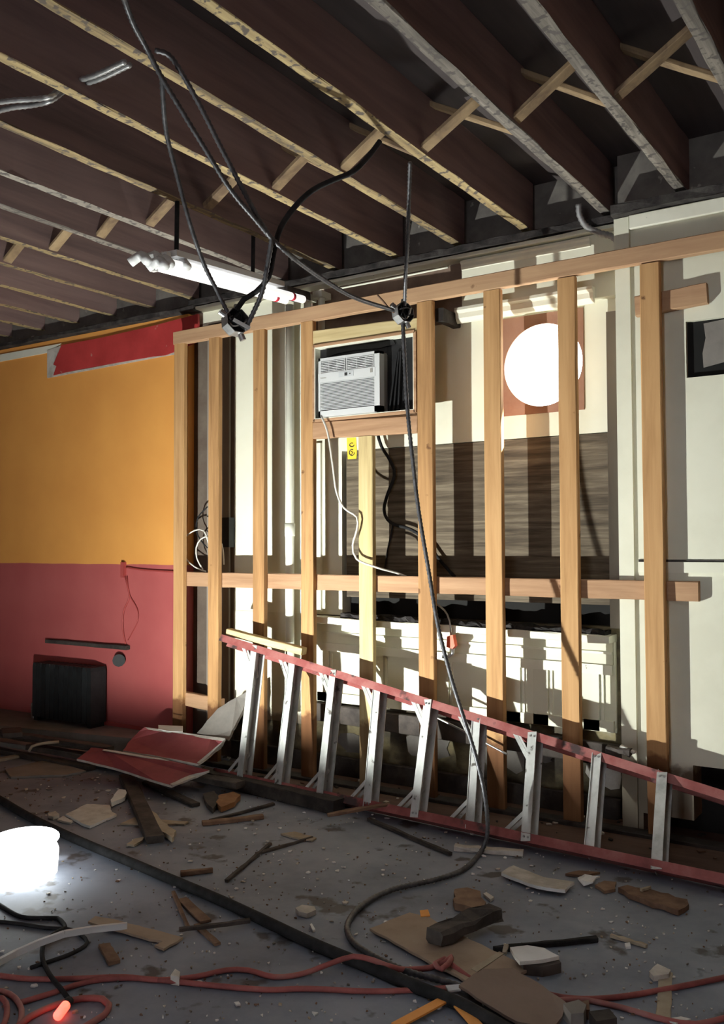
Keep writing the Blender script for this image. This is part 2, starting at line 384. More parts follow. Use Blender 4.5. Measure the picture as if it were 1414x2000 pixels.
# white back wall with a round hole and a boarded window
wb = sroot('wall_back', (-3, YW, 0), 'cream back wall with a round hole and a boarded window')
X0, X1 = -4.50, -1.40
WX0, WX1, WZ0, WZ1 = -3.25, -1.55, .98, 2.00
HX, HZ, HR = -1.915, 2.392, .226
SX0, SX1, SZ0, SZ1 = -2.18, -1.65, 2.12, 2.68
b = MB()
for lo, hi in [((X0, .98), (WX0, 2.0)), ((WX1, .98), (X1, 2.0)), ((X0, 2.0), (X1, SZ0)), ((X0, SZ0), (SX0, SZ1)), ((SX1, SZ0), (X1, SZ1)), ((X0, SZ1), (X1, 3.05))]:
    b.box((lo[0], YW, lo[1]), (hi[0], 4.87, hi[1]))
NS = 64
ring = []
for i in range(NS):
    a = 2 * math.pi * i / NS; cx_, cz_ = math.cos(a), math.sin(a)
    cs = []
    hw = (SX1 - HX) if cx_ > 0 else (HX - SX0); hh = (SZ1 - HZ) if cz_ > 0 else (HZ - SZ0)
    tt = min(hw / abs(cx_) if abs(cx_) > 1e-6 else 9, hh / abs(cz_) if abs(cz_) > 1e-6 else 9)
    ring.append((HX + HR * cx_, HZ + HR * cz_, HX + tt * cx_, HZ + tt * cz_))
corner = [(SX1, SZ1), (SX0, SZ1), (SX0, SZ0), (SX1, SZ0)]
def ringmesh(b, ring, ya, yb, k=0):
    n0 = len(b.v)
    for (ax, az, bx, bz) in ring:
        b.v += [Vector((ax, ya, az)), Vector((bx, ya, bz)), Vector((ax, yb, az)), Vector((bx, yb, bz))]
    N_ = len(ring)
    for i in range(N_):
        p = n0 + 4 * i; q = n0 + 4 * ((i + 1) % N_)
        b.f += [[p, p + 1, q + 1, q], [p + 2, q + 2, q + 3, p + 3], [p, q, q + 2, p + 2], [p + 1, p + 3, q + 3, q + 1]]; b.m += [k] * 4
def rings(cx_, cz_, r, x0, x1, z0, z1):
    angs = sorted([2 * math.pi * i / NS for i in range(NS)] + [math.atan2(z - cz_, x - cx_) % (2 * math.pi) for x in (x0, x1) for z in (z0, z1)])
    out = []
    for a in angs:
        c, s = math.cos(a), math.sin(a)
        hw = (x1 - cx_) if c > 0 else (cx_ - x0); hh = (z1 - cz_) if s > 0 else (cz_ - z0)
        t = min(hw / abs(c) if abs(c) > 1e-6 else 9, hh / abs(s) if abs(s) > 1e-6 else 9)
        out.append((cx_ + r * c, cz_ + r * s, cx_ + t * c, cz_ + t * s))
    return out
ringmesh(b, rings(HX, HZ, HR, SX0, SX1, SZ0, SZ1), YW, 4.87)
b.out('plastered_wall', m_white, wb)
b = MB(); ringmesh(b, rings(HX, HZ, HR, -2.150, -1.683, 2.128, 2.675), YW - .008, YW); b.out('hole_surround', m_rust, wb)
box('lower_wall', (X0, YW + .01, 0), (X1, 4.87, .98), m_dirty, wb)
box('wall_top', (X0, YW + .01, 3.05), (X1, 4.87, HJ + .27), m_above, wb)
box('bare_strip', (X0, YW - .004, 0), (-4.13, YW, 2.96), m_bare, wb)
box('grey_board', (-4.36, YW - .022, .2), (-4.16, YW - .004, 2.93), m_grey, wb)
box('panel_below', (-4.13, YW - .004, .28), (-3.45, YW + .01, .98), m_white, wb)
# ledge under the joists and the mouldings
timber('top_ledge', (-4.45, YW - .05, 3.085), (-1.46, YW - .05, 3.085), (0, 1, 0), .13, .04, m_grime, wb, n=40, jit=.005)
timber('crown_strip', (-4.42, YW - .05, 3.050), (-1.47, YW - .05, 3.050), (0, 1, 0), .10, .022, m_trim, wb, n=30, jit=.002)
box('shade_strip', (-3.50, YW - .006, 2.70), (-2.40, YW, 3.04), m_umber, wb)  # added board, darkens the wall where air conditioner and header cast shade
tube('white_wire', [onY(660, 564, YW - .02), onY(760, 545, YW - .02), onY(875, 522, YW - .02)], .006, m_trim, wb, seg=6)
def moulding(name, x0, x1, z, parent, y=YW, d=.045, h=.07, m=None):
    pr = [(0, h / 2), (-d * .9, h / 2), (-d, h * .3), (-d * .6, h * .12), (-d * .55, -h * .2), (-d * .2, -h * .42), (0, -h / 2)]
    b = MB(); b.prism([(x0, y + p[0], z + p[1]) for p in pr], (x1 - x0, 0, 0)); return b.out(name, m or m_trim, parent)
YF = YW - .06                                         # frieze above the hole stands proud of the wall
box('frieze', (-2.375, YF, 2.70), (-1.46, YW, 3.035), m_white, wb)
moulding('frieze_moulding', -2.405, -1.60, 2.715, wb, y=YF, h=.085, d=.04)
moulding('frieze_moulding', -2.375, -1.62, 3.00, wb, y=YF, h=.05, d=.02)
timber('tie_block', (-2.44, YS + .045, 2.70), (-2.44, YW - .002, 2.70), (1, 0, 0), .05, .075, m_dkwood, wb, n=3)
# boarded window
box('window_void', (WX0, 4.82, WZ0), (WX1, 4.87, WZ1), m_black, wb)
box('plywood_sheet', (WX0 + .03, YW + .006, 1.095), (WX1 - .01, YW + .024, WZ1 - .004), m_ply, wb)
box('window_casing', (-3.46, YW - .02, 1.0), (-3.40, YW, 2.06), m_trim, wb)
box('window_casing', (-1.545, YW - .05, .98), (-1.485, YW, 2.62), m_grey, wb)
timber('window_sill', (-3.46, YW - .05, .955), (-1.53, YW - .05, .925), (0, 1, 0), .13, .04, m_trim, wb, n=30, jit=.003)
timber('sill_debris', (-3.2, YW - .045, .985), (-1.56, YW - .045, .955), (0, 1, 0), .10, .025, m_grime, wb, n=50, jit=.011)
# panelling below the sill: apron, mouldings, stiles and rails
def yz(x): return -.0155 * (x + 3.4)            # everything here sags to the same side
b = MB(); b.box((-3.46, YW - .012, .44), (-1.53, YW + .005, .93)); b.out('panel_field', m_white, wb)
b = MB(); b.prism([(-3.44, YW - .03, .925), (-1.54, YW - .03, .905), (-1.54, YW - .03, .79), (-3.44, YW - .03, .81)], (0, .02, 0)); b.out('apron_board', m_white, wb)
for zz, dd, hh in ((.862, .042, .012), (.775, .045, .05)):
    b = MB(); b.prism([(-3.44, YW - dd, zz + hh / 2 + .01), (-1.54, YW - dd, zz + hh / 2 - .012), (-1.54, YW - dd, zz - hh / 2 - .012), (-3.44, YW - dd, zz - hh / 2 + .01)], (0, .02, 0)); b.out('apron_moulding', m_trim, wb)
for xa in (-3.42, -3.02, -2.58, -2.14, -1.98, -1.70):
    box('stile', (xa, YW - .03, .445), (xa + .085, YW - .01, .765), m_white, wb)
    box('bead', (xa + .095, YW - .022, .47), (xa + .107, YW - .01, .74), m_trim, wb)
box('bottom_rail', (-3.44, YW - .03, .445), (-1.54, YW - .01, .50), m_white, wb)
timber('bare_batten', (-3.44, YW - .03, .38), (-1.5, YW - .03, .33), (0, 1, 0), .05, .11, m_dkwood, wb, n=14)
timber('base_plank', (-4.1, YW - .05, .07), (-1.5, YW - .05, .055), (0, 1, 0), .03, .12, m_dkwood, wb, n=14)
for xa, za, w_, h_ in ((-3.3, .12, .32, .16), (-2.86, .16, .36, .17), (-2.34, .14, .30, .2), (-1.72, .13, .2, .17), (-2.05, .2, .2, .2)):
    o_ = [(xa + w_ * (.5 + .5 * math.cos(t) * random.uniform(.55, 1.1)), YW + .004, za + h_ * (.5 + .5 * max(-.8, min(.8, 1.5 * math.sin(t))) * random.uniform(.6, 1.1))) for t in [2 * math.pi * i / 14 for i in range(14)]]
    b = MB(); b.prism(o_, (0, .007, 0)); b.out('plaster_patch', m_above if xa < -2 else m_gyp, wb)

# nearer panelled wall at the end of the studs
wr = sroot('wall_right', (1, YR, 0), 'cream panelled wall with a dark pane high up')
XR0 = -1.455
def rz(y): return onY(1300, y, YR).z
zt = 3.058
pz0, pz1 = onY(1340, 738, YR).z, onY(1340, 628, YR).z
px0 = onY(1340, 700, YR).x
zg = onY(1300, 1096, YR).z
b = MB()
b.box((XR0, YR, .0), (XR0 + .075, 4.87, zt))                         # stile
b.box((XR0 + .075, YR + .018, .0), (XR0 + .098, 4.87, zt))          # groove
b.box((XR0 + .098, YR + .003, .10), (px0, 4.87, zt))
b.box((px0, YR + .003, .36), (3.6, 4.87, pz0))
b.box((px0, YR + .003, pz1), (3.6, 4.87, zt))
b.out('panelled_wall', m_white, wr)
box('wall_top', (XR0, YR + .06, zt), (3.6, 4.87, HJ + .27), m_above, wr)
box('dark_pane', (px0, YR + .03, pz0), (3.6, YR + .045, pz1), m_black, wr)
b = MB(); b.prism([onY(*q, YR + .026) for q in [(1374, 632), (1420, 622), (1440, 700), (1374, 718), (1372, 690), (1378, 660)]], (0, .004, 0)); b.out('peeling_film', m_greyboard, wr)
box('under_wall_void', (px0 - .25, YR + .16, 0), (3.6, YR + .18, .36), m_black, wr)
box('panel_ledge', (XR0 + .098, YR - .012, zg - .055), (3.6, YR + .004, zg - .004), m_white, wr)
box('panel_seam', (XR0 + .098, YR - .002, zg - .004), (3.6, YR + .004, zg + .008), m_grime, wr)
timber('top_ledge', (XR0, YR - .01, 3.082), (3.5, YR - .01, 3.082), (0, 1, 0), .10, .048, m_grime, wr, n=40, jit=.006)
box('pilaster_cap', (XR0, YR - .01, 2.86), (XR0 + .075, YR, 3.05), m_white, wr)
timber('crown_strip', (XR0 + .08, YR - .006, 3.02), (3.5, YR - .006, 3.02), (0, 1, 0), .02, .07, m_trim, wr, n=10, jit=.001)
# rest of the room shell, behind and beside the camera: an open door lets the daylight in
ws = struct(box('wall_side', (-9.75, -4.2, 0), (-9.6, 5.0, HJ + .27), m_outer), 'far side wall')
we = struct(box('wall_end', (3.6, -4.2, 0), (3.75, 5.0, HJ + .27), m_outer), 'end wall')
b = MB(); b.box((-9.6, -4.35, 0), (-1.3, -4.2, HJ + .27)); b.box((-.2, -4.35, 0), (3.6, -4.2, HJ + .27)); b.box((-1.3, -4.35, 2.2), (-.2, -4.2, HJ + .27)); b.box((-1.3, -4.35, 0), (-.2, -4.2, .1))
wf = struct(b.out('wall_front', m_outer), 'front wall with an open doorway')

# ------------------------------------------------------------------ stud frame
sf = thing('stud_frame', (-2.7, YS, 0), 'bare pine stud wall frame standing before the cream wall', 'stud frame')
ZP0, ZP1 = 2.775, 2.865
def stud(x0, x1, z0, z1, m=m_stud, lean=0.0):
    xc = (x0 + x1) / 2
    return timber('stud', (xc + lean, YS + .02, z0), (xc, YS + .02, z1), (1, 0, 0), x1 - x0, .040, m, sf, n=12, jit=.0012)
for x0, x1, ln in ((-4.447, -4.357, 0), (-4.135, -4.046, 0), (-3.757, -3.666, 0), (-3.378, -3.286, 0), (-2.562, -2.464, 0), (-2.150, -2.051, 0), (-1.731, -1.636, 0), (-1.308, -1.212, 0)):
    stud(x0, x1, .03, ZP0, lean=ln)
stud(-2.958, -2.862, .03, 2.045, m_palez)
timber('top_plate', (-4.455, YS + .02, (ZP0 + ZP1) / 2 - .004), (3.3, YS + .02, (ZP0 + ZP1) / 2 + .02), (0, 1, 0), .042, .088, m_plate, sf, n=60, jit=.0015)
timber('bottom_plate', (-4.455, YS + .02, .015), (3.3, YS + .02, .015), (0, 1, 0), .09, .03, m_dkwood, sf, n=40)
timber('rail', (-4.40, YS + .062, 1.192), (-1.066, YS + .062, 1.186), (0, 1, 0), .042, .094, m_plate, sf, n=30)
timber('rail', (-1.345, YS + .062, 2.585), (-1.004, YS + .062, 2.60), (0, 1, 0), .042, .098, m_plate, sf, n=5)
timber('header', (-3.286, YS + .024, 2.672), (-2.562, YS + .024, 2.650), (0, 1, 0), .040, .085, m_pale, sf, n=8)
timber('opening_sill', (-3.286, YS + .020, 2.105), (-2.562, YS + .020, 2.090), (0, 1, 0), .040, .098, m_plate, sf, n=8)
timber('low_block', (-4.40, YS + .05, .40), (-4.05, YS + .05, .38), (0, 1, 0), .04, .09, m_plate, sf, n=6)
# thin casing round the opening
ox0, ox1, oz0, oz1 = -3.276, -2.574, 2.166, 2.612
b = MB()
for lo, hi in (((ox0 - .008, oz0 - .01), (ox0 + .006, oz1 + .006)), ((ox1 - .006, oz0 - .01), (ox1 + .010, oz1)), ((ox0, oz0 - .012), (ox1, oz0 + .004)), ((ox0, oz1 - .006), (ox1, oz1 + .010))):
    b.box((lo[0], YS - .006, lo[1]), (hi[0], YS + .16, hi[1]))
b.out('opening_casing', m_plate, sf)
b = MB()
for lo, hi in (((ox0 + .006, oz0), (ox0 + .011, oz1)), ((ox1 - .011, oz0), (ox1 - .006, oz1)), ((ox0 + .011, oz0 + .004), (ox1 - .011, oz0 + .009)), ((ox0 + .011, oz1 - .011), (ox1 - .011, oz1 - .006))):
    b.box((lo[0], YS - .004, lo[1]), (hi[0], YS + .15, hi[1]))
b.out('white_lining', m_trim, sf)

# ------------------------------------------------------------------ air conditioner
YA = YS - .03
ac = thing('air_conditioner', (-3.0, YA, oz0 + .004), 'white window air conditioner tilted in the framed opening', 'air conditioner')
ax0, ax1, az0, az1 = -3.222, -2.790, 2.178, 2.528
tl = lambda x: .004
box('body', (ax0 + .015, YA + .03, az0 + .012), (ax1 - .004, YA + .40, az1 - .004), m_acs, ac)
fr = MB()
fr.box((ax0, YA, az0), (ax0 + .014, YA + .05, az1)); fr.box((ax1 - .036, YA, az0), (ax1, YA + .05, az1))
fr.box((ax0, YA, az1 - .016), (ax1, YA + .05, az1)); fr.box((ax0, YA, az0), (ax1, YA + .05, az0 + .034))
fr.box((ax0, YA - .002, az1 - .146), (ax1 - .03, YA + .05, az1 - .092))
bez = fr.out('front_bezel', m_acw, ac)
box('grille_back', (ax0 + .012, YA + .022, az0 + .03), (ax1 - .03, YA + .028, az1 - .014), m_acd, ac)
lv = MB()
n_l = 19
for i in range(n_l):
    zz = az0 + .040 + (az1 - .152 - az0 - .040) * i / (n_l - 1)
    lv.box((ax0 + .014, YA + .002, zz), (ax1 - .034, YA + .008, zz + .0044))
tag(lv.out('louvres', m_acw, ac), kind='stuff')
up = MB()
for i in range(7):
    zz = az1 - .085 + .010 * i
    up.box((ax0 + .018, YA + .002, zz), (ax0 + .19, YA + .016, zz + .004)); up.box((ax0 + .206, YA + .002, zz), (ax1 - .044, YA + .016, zz + .004))
for xx in (ax0 + .07, ax0 + .13, ax0 + .27, ax0 + .33): up.box((xx, YA + .004, az1 - .09), (xx + .003, YA + .016, az1 - .016))
tag(up.out('vent_slats', m_acw, ac), kind='stuff')
for xa, xb in ((ax0 + .014, ax0 + .195), (ax0 + .202, ax1 - .040)):
    vf = MB(); ro = [(xa, az1 - .094), (xb, az1 - .094), (xb, az1 - .012), (xa, az1 - .012)]; ri = [(xa + .005, az1 - .089), (xb - .005, az1 - .089), (xb - .005, az1 - .017), (xa + .005, az1 - .017)]
    vf.add([(p[0], y_, p[1]) for y_ in (YA - .001, YA + .018) for p in ro + ri], [f for i in range(4) for f in ((i, (i + 1) % 4, 4 + (i + 1) % 4, 4 + i), (8 + i, 12 + i, 12 + (i + 1) % 4, 8 + (i + 1) % 4), (i, 8 + i, 8 + (i + 1) % 4, (i + 1) % 4), (4 + i, 4 + (i + 1) % 4, 12 + (i + 1) % 4, 12 + i))])
    vf.out('vent_frame', m_acw, ac)
cp = box('control_panel', (ax0 + .150, YA - .004, az1 - .128), (ax0 + .255, YA, az1 - .098), m_silver, ac)
box('display', (ax0 + .192, YA - .005, az1 - .122), (ax0 + .212, YA - .003, az1 - .104), m_ink, cp)
box('button', (ax0 + .226, YA - .005, az1 - .116), (ax0 + .234, YA - .003, az1 - .109), m_ink, cp)
lg = MB()
for i in range(8): lg.box((ax0 + .018 + i * .0052, YA - .0032, az1 - .123), (ax0 + .021 + i * .0052, YA - .0018, az1 - .116 + (.002 if i == 0 else 0)))
lg.out('maker_name', m_acs, ac)
box('rating_mark', (ax1 - .062, YA - .0035, az1 - .122), (ax1 - .046, YA - .0015, az1 - .098), m_acs, ac)
box('side_curtain', (ox0 + .008, YS + .055, oz0 + .006), (ax0 + .012, YS + .07, oz1 - .008), m_blackp, ac)
box('side_curtain', (ax1 - .002, YS + .060, oz0 + .006), (ox1 - .008, YS + .075, oz1 - .008), m_blackp, ac)
box('top_curtain', (ax0, YS + .058, az1 - .01), (ax1, YS + .073, oz1 - .008), m_blackp, ac)
for i in range(3):
    b = MB(); b.obox(Vector((ax1 + .022 + .03 * i, YS + .045, oz0 + .01)), Vector((ax1 + .075 + .012 * i, YS + .05, oz1 - .09)), Vector((1, 0, 0)), .010, .02); b.out('curtain_fold', m_blackp, ac)
b = MB(); b.prism([onY(*q, YS + .05) for q in [(622, 672), (700, 662), (760, 650), (772, 672), (740, 680), (690, 684), (660, 690), (640, 697), (624, 700)]], (0, .006, 0)); b.out('torn_plastic', m_blackp, ac)
tube('power_cord', [(ax0 + .02, YA + .0, az0 + .006), onY(640, 845, YA - .01), onY(650, 910, YA - .005), onY(657, 960, YA), onY(672, 992, YA), onY(697, 1010, YA - .005), onY(697, 1035, YA - .005), onY(689, 1065, YA - .005), onY(697, 1092, YA - .012), onY(735, 1108, YA - .01), onY(775, 1119, YS + .06), onY(795, 1127, YS + .11)], .0065, m_whcord, ac, seg=8)

# yellow tag
nt_ = [onY(*q, YS + .03) for q in [(677, 855), (695, 854), (697, 880), (696, 896), (679, 897), (678, 876)]]
yt = thing('paper_tag', nt_[4], 'yellow paper tag with black scribbles beside the short stud', 'tag')
b = MB(); b.prism(nt_, (0, .003, 0)); b.out('paper', m_yellow, yt)
for cxp, cyp, rx, ry in ((687, 869, 4.5, 3.6), (687, 884, 5, 6)):
    pts = [onY(cxp + rx * math.cos(t), cyp + ry * math.sin(t), YS + .028) for t in [i * 5.2 / 9 for i in range(10)]]
    tube('scribble', pts, .0022, m_ink, yt, seg=5, step=.01)
tube('scribble', [onY(685, 881, YS + .028), onY(689, 884, YS + .028), onY(686, 888, YS + .028)], .002, m_ink, yt, seg=5, step=.01)

# ------------------------------------------------------------------ pipes and wires on the back wall
pp = thing('drain_pipe', (-3.45, YW - .09, .28), 'white vertical pipe with a coupling behind the studs', 'pipe')
pt, pb = onY(566, 640, YW - .09), onY(560, 1330, YW - .09)
b = MB(); b.cyl((pt.x, YW - .09, .35), (pt.x, YW - .09, 2.95), .028, 20); b.out('pipe', m_pipe, pp, True)
zc = onY(566, 1035, YW - .09).z
b = MB(); b.cyl((pt.x, YW - .09, zc - .04), (pt.x, YW - .09, zc + .04), .033, 20); b.out('coupling', m_pipe, pp, True)
b = MB(); b.obox(Vector((pt.x + .055, YW - .03, .5)), Vector((pt.x + .055, YW - .03, 2.9)), Vector((1, 0, 0)), .012, .03); b.out('side_strip', m_trim, pp)
for i, (xx, yy) in enumerate(((600, 585), (628, 580))):
    p = onY(xx, yy, YW - .1)
    b = MB(); b.cyl((p.x, YW - .10, 2.60), (p.x, YW - .10, p.z), .022, 14); b.box((p.x - .04, YW - .14, p.z - .01), (p.x + .03, YW - .04, p.z + .03))
    tag(b.out('pipe_stub', m_pipe), 'short white capped pipe stub above the plate, ' + ('nearer the lamp tubes' if i == 0 else 'beside the header'), 'pipe')
tag(tube('black_cable', [onY(737, 845, YW - .05), onY(745, 872, YW - .04), onY(765, 905, YW - .035), onY(770, 930, YW - .035), onY(757, 965, YW - .035), onY(750, 995, YW - .035), onY(757, 1015, YW - .035), onY(772, 1025, YW - .035), onY(800, 1033, YW - .035), onY(825, 1050, YW - .035), onY(860, 1095, YW - .03), onY(888, 1127, YW - .02)], .010, m_rubber, seg=8), 'thick black cable looping over the weathered plywood', 'cable')
tag(tube('black_cable', [onY(768, 1020, YW - .03), onY(764, 1045, YW - .02), onY(757, 1075, YW - .012), onY(752, 1110, YW - .01)], .006, m_rubber, seg=6), 'thin black wire hanging below the looped cable on the plywood', 'cable')
wc = YS + .09
tag(tube('wire_coil', [onY(408, 1063, wc), onY(398, 1037, wc), onY(380, 1036, wc), onY(360, 1052, wc), onY(357, 1075, wc), onY(366, 1095, wc), onY(385, 1110, wc), onY(402, 1116, wc)], .005, m_whcord, seg=6), 'large pale wire loop hanging between the end studs', 'wire')
tag(tube('wire_coil', [onY(406, 1047, wc + .02), onY(392, 1053, wc + .02), onY(383, 1070, wc + .02), onY(385, 1092, wc + .02), onY(396, 1112, wc + .02)], .005, m_whcord, seg=6), 'small pale wire loop inside the larger loop', 'wire')
tag(tube('wire_coil', [onY(433, 1062, wc), onY(436, 1080, wc), onY(437, 1103, wc)], .005, m_whcord, seg=6), 'short pale wire end beside the second stud', 'wire')
tag(tube('wire_coil', [onY(405, 990, wc + .03), onY(387, 1010, wc + .03), onY(383, 1035, wc + .03), onY(392, 1055, wc + .03), onY(405, 1070, wc + .03)], .005, m_rubber, seg=6), 'thin black wire curl above the pale loops', 'wire')
p = onY(441, 1040, YW - .03)
jb = box('wall_box', (p.x - .055, YW - .06, p.z - .10), (p.x + .055, YW - .004, p.z + .10), m_iron); tag(jb, 'dark metal wall box behind the second stud', 'electrical box')
tag(tube('flexible_conduit', [onY(1130, 398, YW - .16), onY(1132, 420, YW - .14), onY(1145, 442, YW - .12), (onY(1170, 455, YW - .12)), onY(1195, 462, YW - .12), onY(1209, 478, YW - .11), onY(1214, 500, YW - .1)], .016, m_bxl, ridge=.10, step=.010, seg=10), 'thick grey flexible conduit curving down at the panelled wall', 'conduit')
# orange plug on a grey lead above the sill
pgl = thing('cable_plug', onY(880, 1268, YS + .12), 'orange plug on a grey lead hanging before the panels', 'plug')
tube('lead', [onY(853, 1180, YS + .05), onY(868, 1192, YS + .1), onY(878, 1212, YS + .12), onY(881, 1240, YS + .12)], .006, m_steel, pgl, seg=6)
b = MB(); b.prism([onY(*q, YS + .105) for q in [(873, 1243), (884, 1240), (888, 1262), (884, 1267), (872, 1264)]], (0, .035, 0)); b.out('plug_body', m_orplug, pgl)
tube('plug_tail', [onY(884, 1265, YS + .12), onY(884, 1276, YS + .12), onY(874, 1284, YS + .12), onY(864, 1282, YS + .11)], .010, m_steel, pgl, seg=8)
p = onY(726, 1388, YW - .04)
b = MB()
for dz in (.05, .0, -.05): b.cyl((p.x, YW - .06, p.z + dz), (p.x, YW - .03, p.z + dz), .022, 10)
tag(b.out('brass_fitting', m_brass), 'small brass fitting between the studs behind the ladder', 'fitting')

# ------------------------------------------------------------------ overhead cables and boxes
B1 = dep(460, 630, 3.70); B2 = dep(787, 613, 4.60)
TJ = lambda x, y, z=HJ: (z - EYE) / ray(x, y).z
def path(L): return [dep(*q) for q in L]
def bx(name, L, label, r=.0095, m=m_bx, ridge=.16, step=.0085, cat='cable'):
    return tag(tube(name, path(L), r, m, seg=8, ridge=ridge, step=step), label, cat, 'overhead cables')
bx('armoured_cable', [(225, -60, TJ(225, -60)), (243, 0, TJ(243, 0)), (262, 50, 3.0), (285, 92, 3.08), (315, 150, 3.15), (345, 200, 3.2), (400, 290, 3.3), (450, 370, 3.4), (500, 430, 3.5), (530, 465, 3.58), (565, 497, 3.65), (620, 538, 3.9), (690, 580, 4.2), (768, 606, 4.56)], 'long ribbed steel cable sloping across to the far junction box')
bx('armoured_cable', [(302, 98, TJ(302, 98)), (330, 108, 3.22), (355, 143, 3.25), (395, 215, 3.3), (430, 285, 3.36), (470, 362, 3.42), (500, 418, 3.5), (524, 458, 3.56), (530, 470, 3.58), (522, 520, 3.62), (512, 570, 3.66), (495, 610, 3.68), (478, 645, 3.69)], 'ribbed steel cable hooked over a joist and looping to the near junction box')
bx('rubber_cable', [(316, 150, 3.15), (318, 190, 3.2), (325, 260, 3.3), (345, 340, 3.4), (372, 440, 3.5), (398, 515, 3.6), (425, 570, 3.66), (448, 618, 3.69)], 'slender cable hanging straight to the top of the near junction box', r=.0085, ridge=.12)
bx('rubber_cable', [(742, 276, TJ(742, 276) - .0), (720, 305, 3.9), (690, 335, 3.85), (650, 352, 3.8), (610, 372, 3.75), (575, 405, 3.7), (548, 445, 3.66), (535, 490, 3.64), (525, 540, 3.65), (500, 570, 3.66), (476, 585, 3.68), (462, 605, 3.69)], 'smooth black cable drooping from a joist to the near junction box', r=.0115, m=m_rubber, ridge=0, step=.03)
bx('armoured_cable', [(801, 316, TJ(801, 316)), (799, 380, 4.24), (796, 470, 4.38), (792, 540, 4.5), (790, 598, 4.59)], 'ribbed cable dropping from a joist onto the far junction box', r=.0095)
# drop cable to the floor and its loop on the concrete
dl = path([(787, 632, 4.60), (790, 700, 4.60), (795, 790, 4.60), (806, 900, 4.60), (818, 1000, 4.60), (838, 1120, 4.58), (855, 1220, 4.54), (880, 1320, 4.48), (905, 1400, 4.42), (930, 1480, 4.36), (947, 1555, 4.30)])
dl += [onZ(952, 1625, .10), onZ(938, 1665, .014), onZ(905, 1698, .014), onZ(850, 1718, .014), onZ(765, 1738, .014), onZ(708, 1768, .014), onZ(679, 1805, .014), onZ(688, 1838, .014), onZ(730, 1868, .014), onZ(790, 1895, .014), onZ(860, 1915, .014), onZ(930, 1935, .014)]
tag(tube('armoured_cable', dl, .0105, m_bx, seg=8, ridge=.13, step=.010), 'long dark cable falling from the far junction box and looping on the floor', 'cable', 'overhead cables')
for k, (q0, q1) in enumerate((((245, 120), (125, 165)), ((255, 126), (135, 172)))):
    a_, c_ = onZ(q0[0], q0[1], HJ + .06), onZ(q1[0], q1[1], HJ + .06)
    e_ = [onZ(100, 188 + 8 * k, HJ - .02), onZ(60, 194 + 12 * k, HJ - .02), onZ(20, 197 + 14 * k, HJ - .02), onZ(-30, 204 + 20 * k, HJ - .02)]
    tag(tube('armoured_cable', [a_, (a_ + c_) / 2 + Vector((0, 0, -.01)), c_] + e_, .0105, m_bxl, seg=8, ridge=.10, step=.012), ('upper' if k == 0 else 'lower') + ' of two pale armoured cables threaded through the joists', 'cable', 'pale cables in the joists')
def junction_box(P, label, tilt):
    t = thing('junction_box', P, label, 'electrical box')
    nrm = (Vector((0, 0, EYE)) - P).normalized(); nrm = (nrm + (ROT @ Vector((tilt, .45, 0)))).normalized()
    up_ = Vector((0, 0, 1)); u = up_.cross(nrm).normalized(); v = nrm.cross(u)
    b = MB(); pts = [P + u * (.054 * math.cos(math.pi / 8 + i * math.pi / 4)) + v * (.054 * math.sin(math.pi / 8 + i * math.pi / 4)) for i in range(8)]
    b.prism([p - nrm * .025 for p in pts], nrm * .004); 
    for i in range(8):
        a_, c_ = pts[i], pts[(i + 1) % 8]
        b.add([a_ - nrm * .025, c_ - nrm * .025, c_ + nrm * .025, a_ + nrm * .025], [(0, 1, 2, 3)])
        ai = P + (a_ - P) * .94; ci = P + (c_ - P) * .94
        b.add([ai - nrm * .02, ci - nrm * .02, ci + nrm * .025, ai + nrm * .025], [(3, 2, 1, 0)])
        b.add([a_ + nrm * .025, c_ + nrm * .025, ci + nrm * .025, ai + nrm * .025], [(0, 1, 2, 3)])
    b.out('box_shell', m_steel, t)
    b = MB(); b.prism([P + (p - P) * .93 - nrm * .012 for p in pts], nrm * .003); b.out('box_inside', m_rubber, t)
    for i in range(5):
        a0 = random.uniform(0, 6.28); q = P + nrm * .0
        L = [q + (u * math.cos(a0) + v * math.sin(a0)) * .03, q + nrm * .02 + (u * math.cos(a0 + 1) + v * math.sin(a0 + 1)) * .035, q + nrm * .03 + (u * math.cos(a0 + 2.2) + v * math.sin(a0 + 2.2)) * .02, q + nrm * .028 + (u * math.cos(a0 + 3.3) + v * math.sin(a0 + 3.3)) * .04]
        tube('wire', L, .0035, (m_rubber, m_rubber, m_whcord, m_bx, m_rubber)[i], t, seg=6, step=.01)
    for a0 in (1.4, -1.2, 2.6):
        q = P + (u * math.cos(a0) + v * math.sin(a0)) * .052
        b = MB(); b.cyl(q, q + (u * math.cos(a0) + v * math.sin(a0)) * .025, .013, 10); b.out('connector', m_steel, t)
    return t
jb1 = junction_box(B1, 'round steel junction box hanging near the lamp tubes', .55)
b = MB(); b.obox(B1 + ROT @ Vector((.0, .0, .06)), B1 + ROT @ Vector((.065, -.035, .06)), ROT @ Vector((0, 1, 0)), .014, .004); b.out('metal_strap', m_alu, jb1)
junction_box(B2, 'round steel junction box with black wires hanging before the air conditioner', .7)
tag(tube('loose_wire', path([(737, 576, 4.57), (748, 588, 4.57), (760, 603, 4.58), (772, 612, 4.58)]), .005, m_brwood, seg=6), 'short brown loose wire end at the far junction box', 'wire')

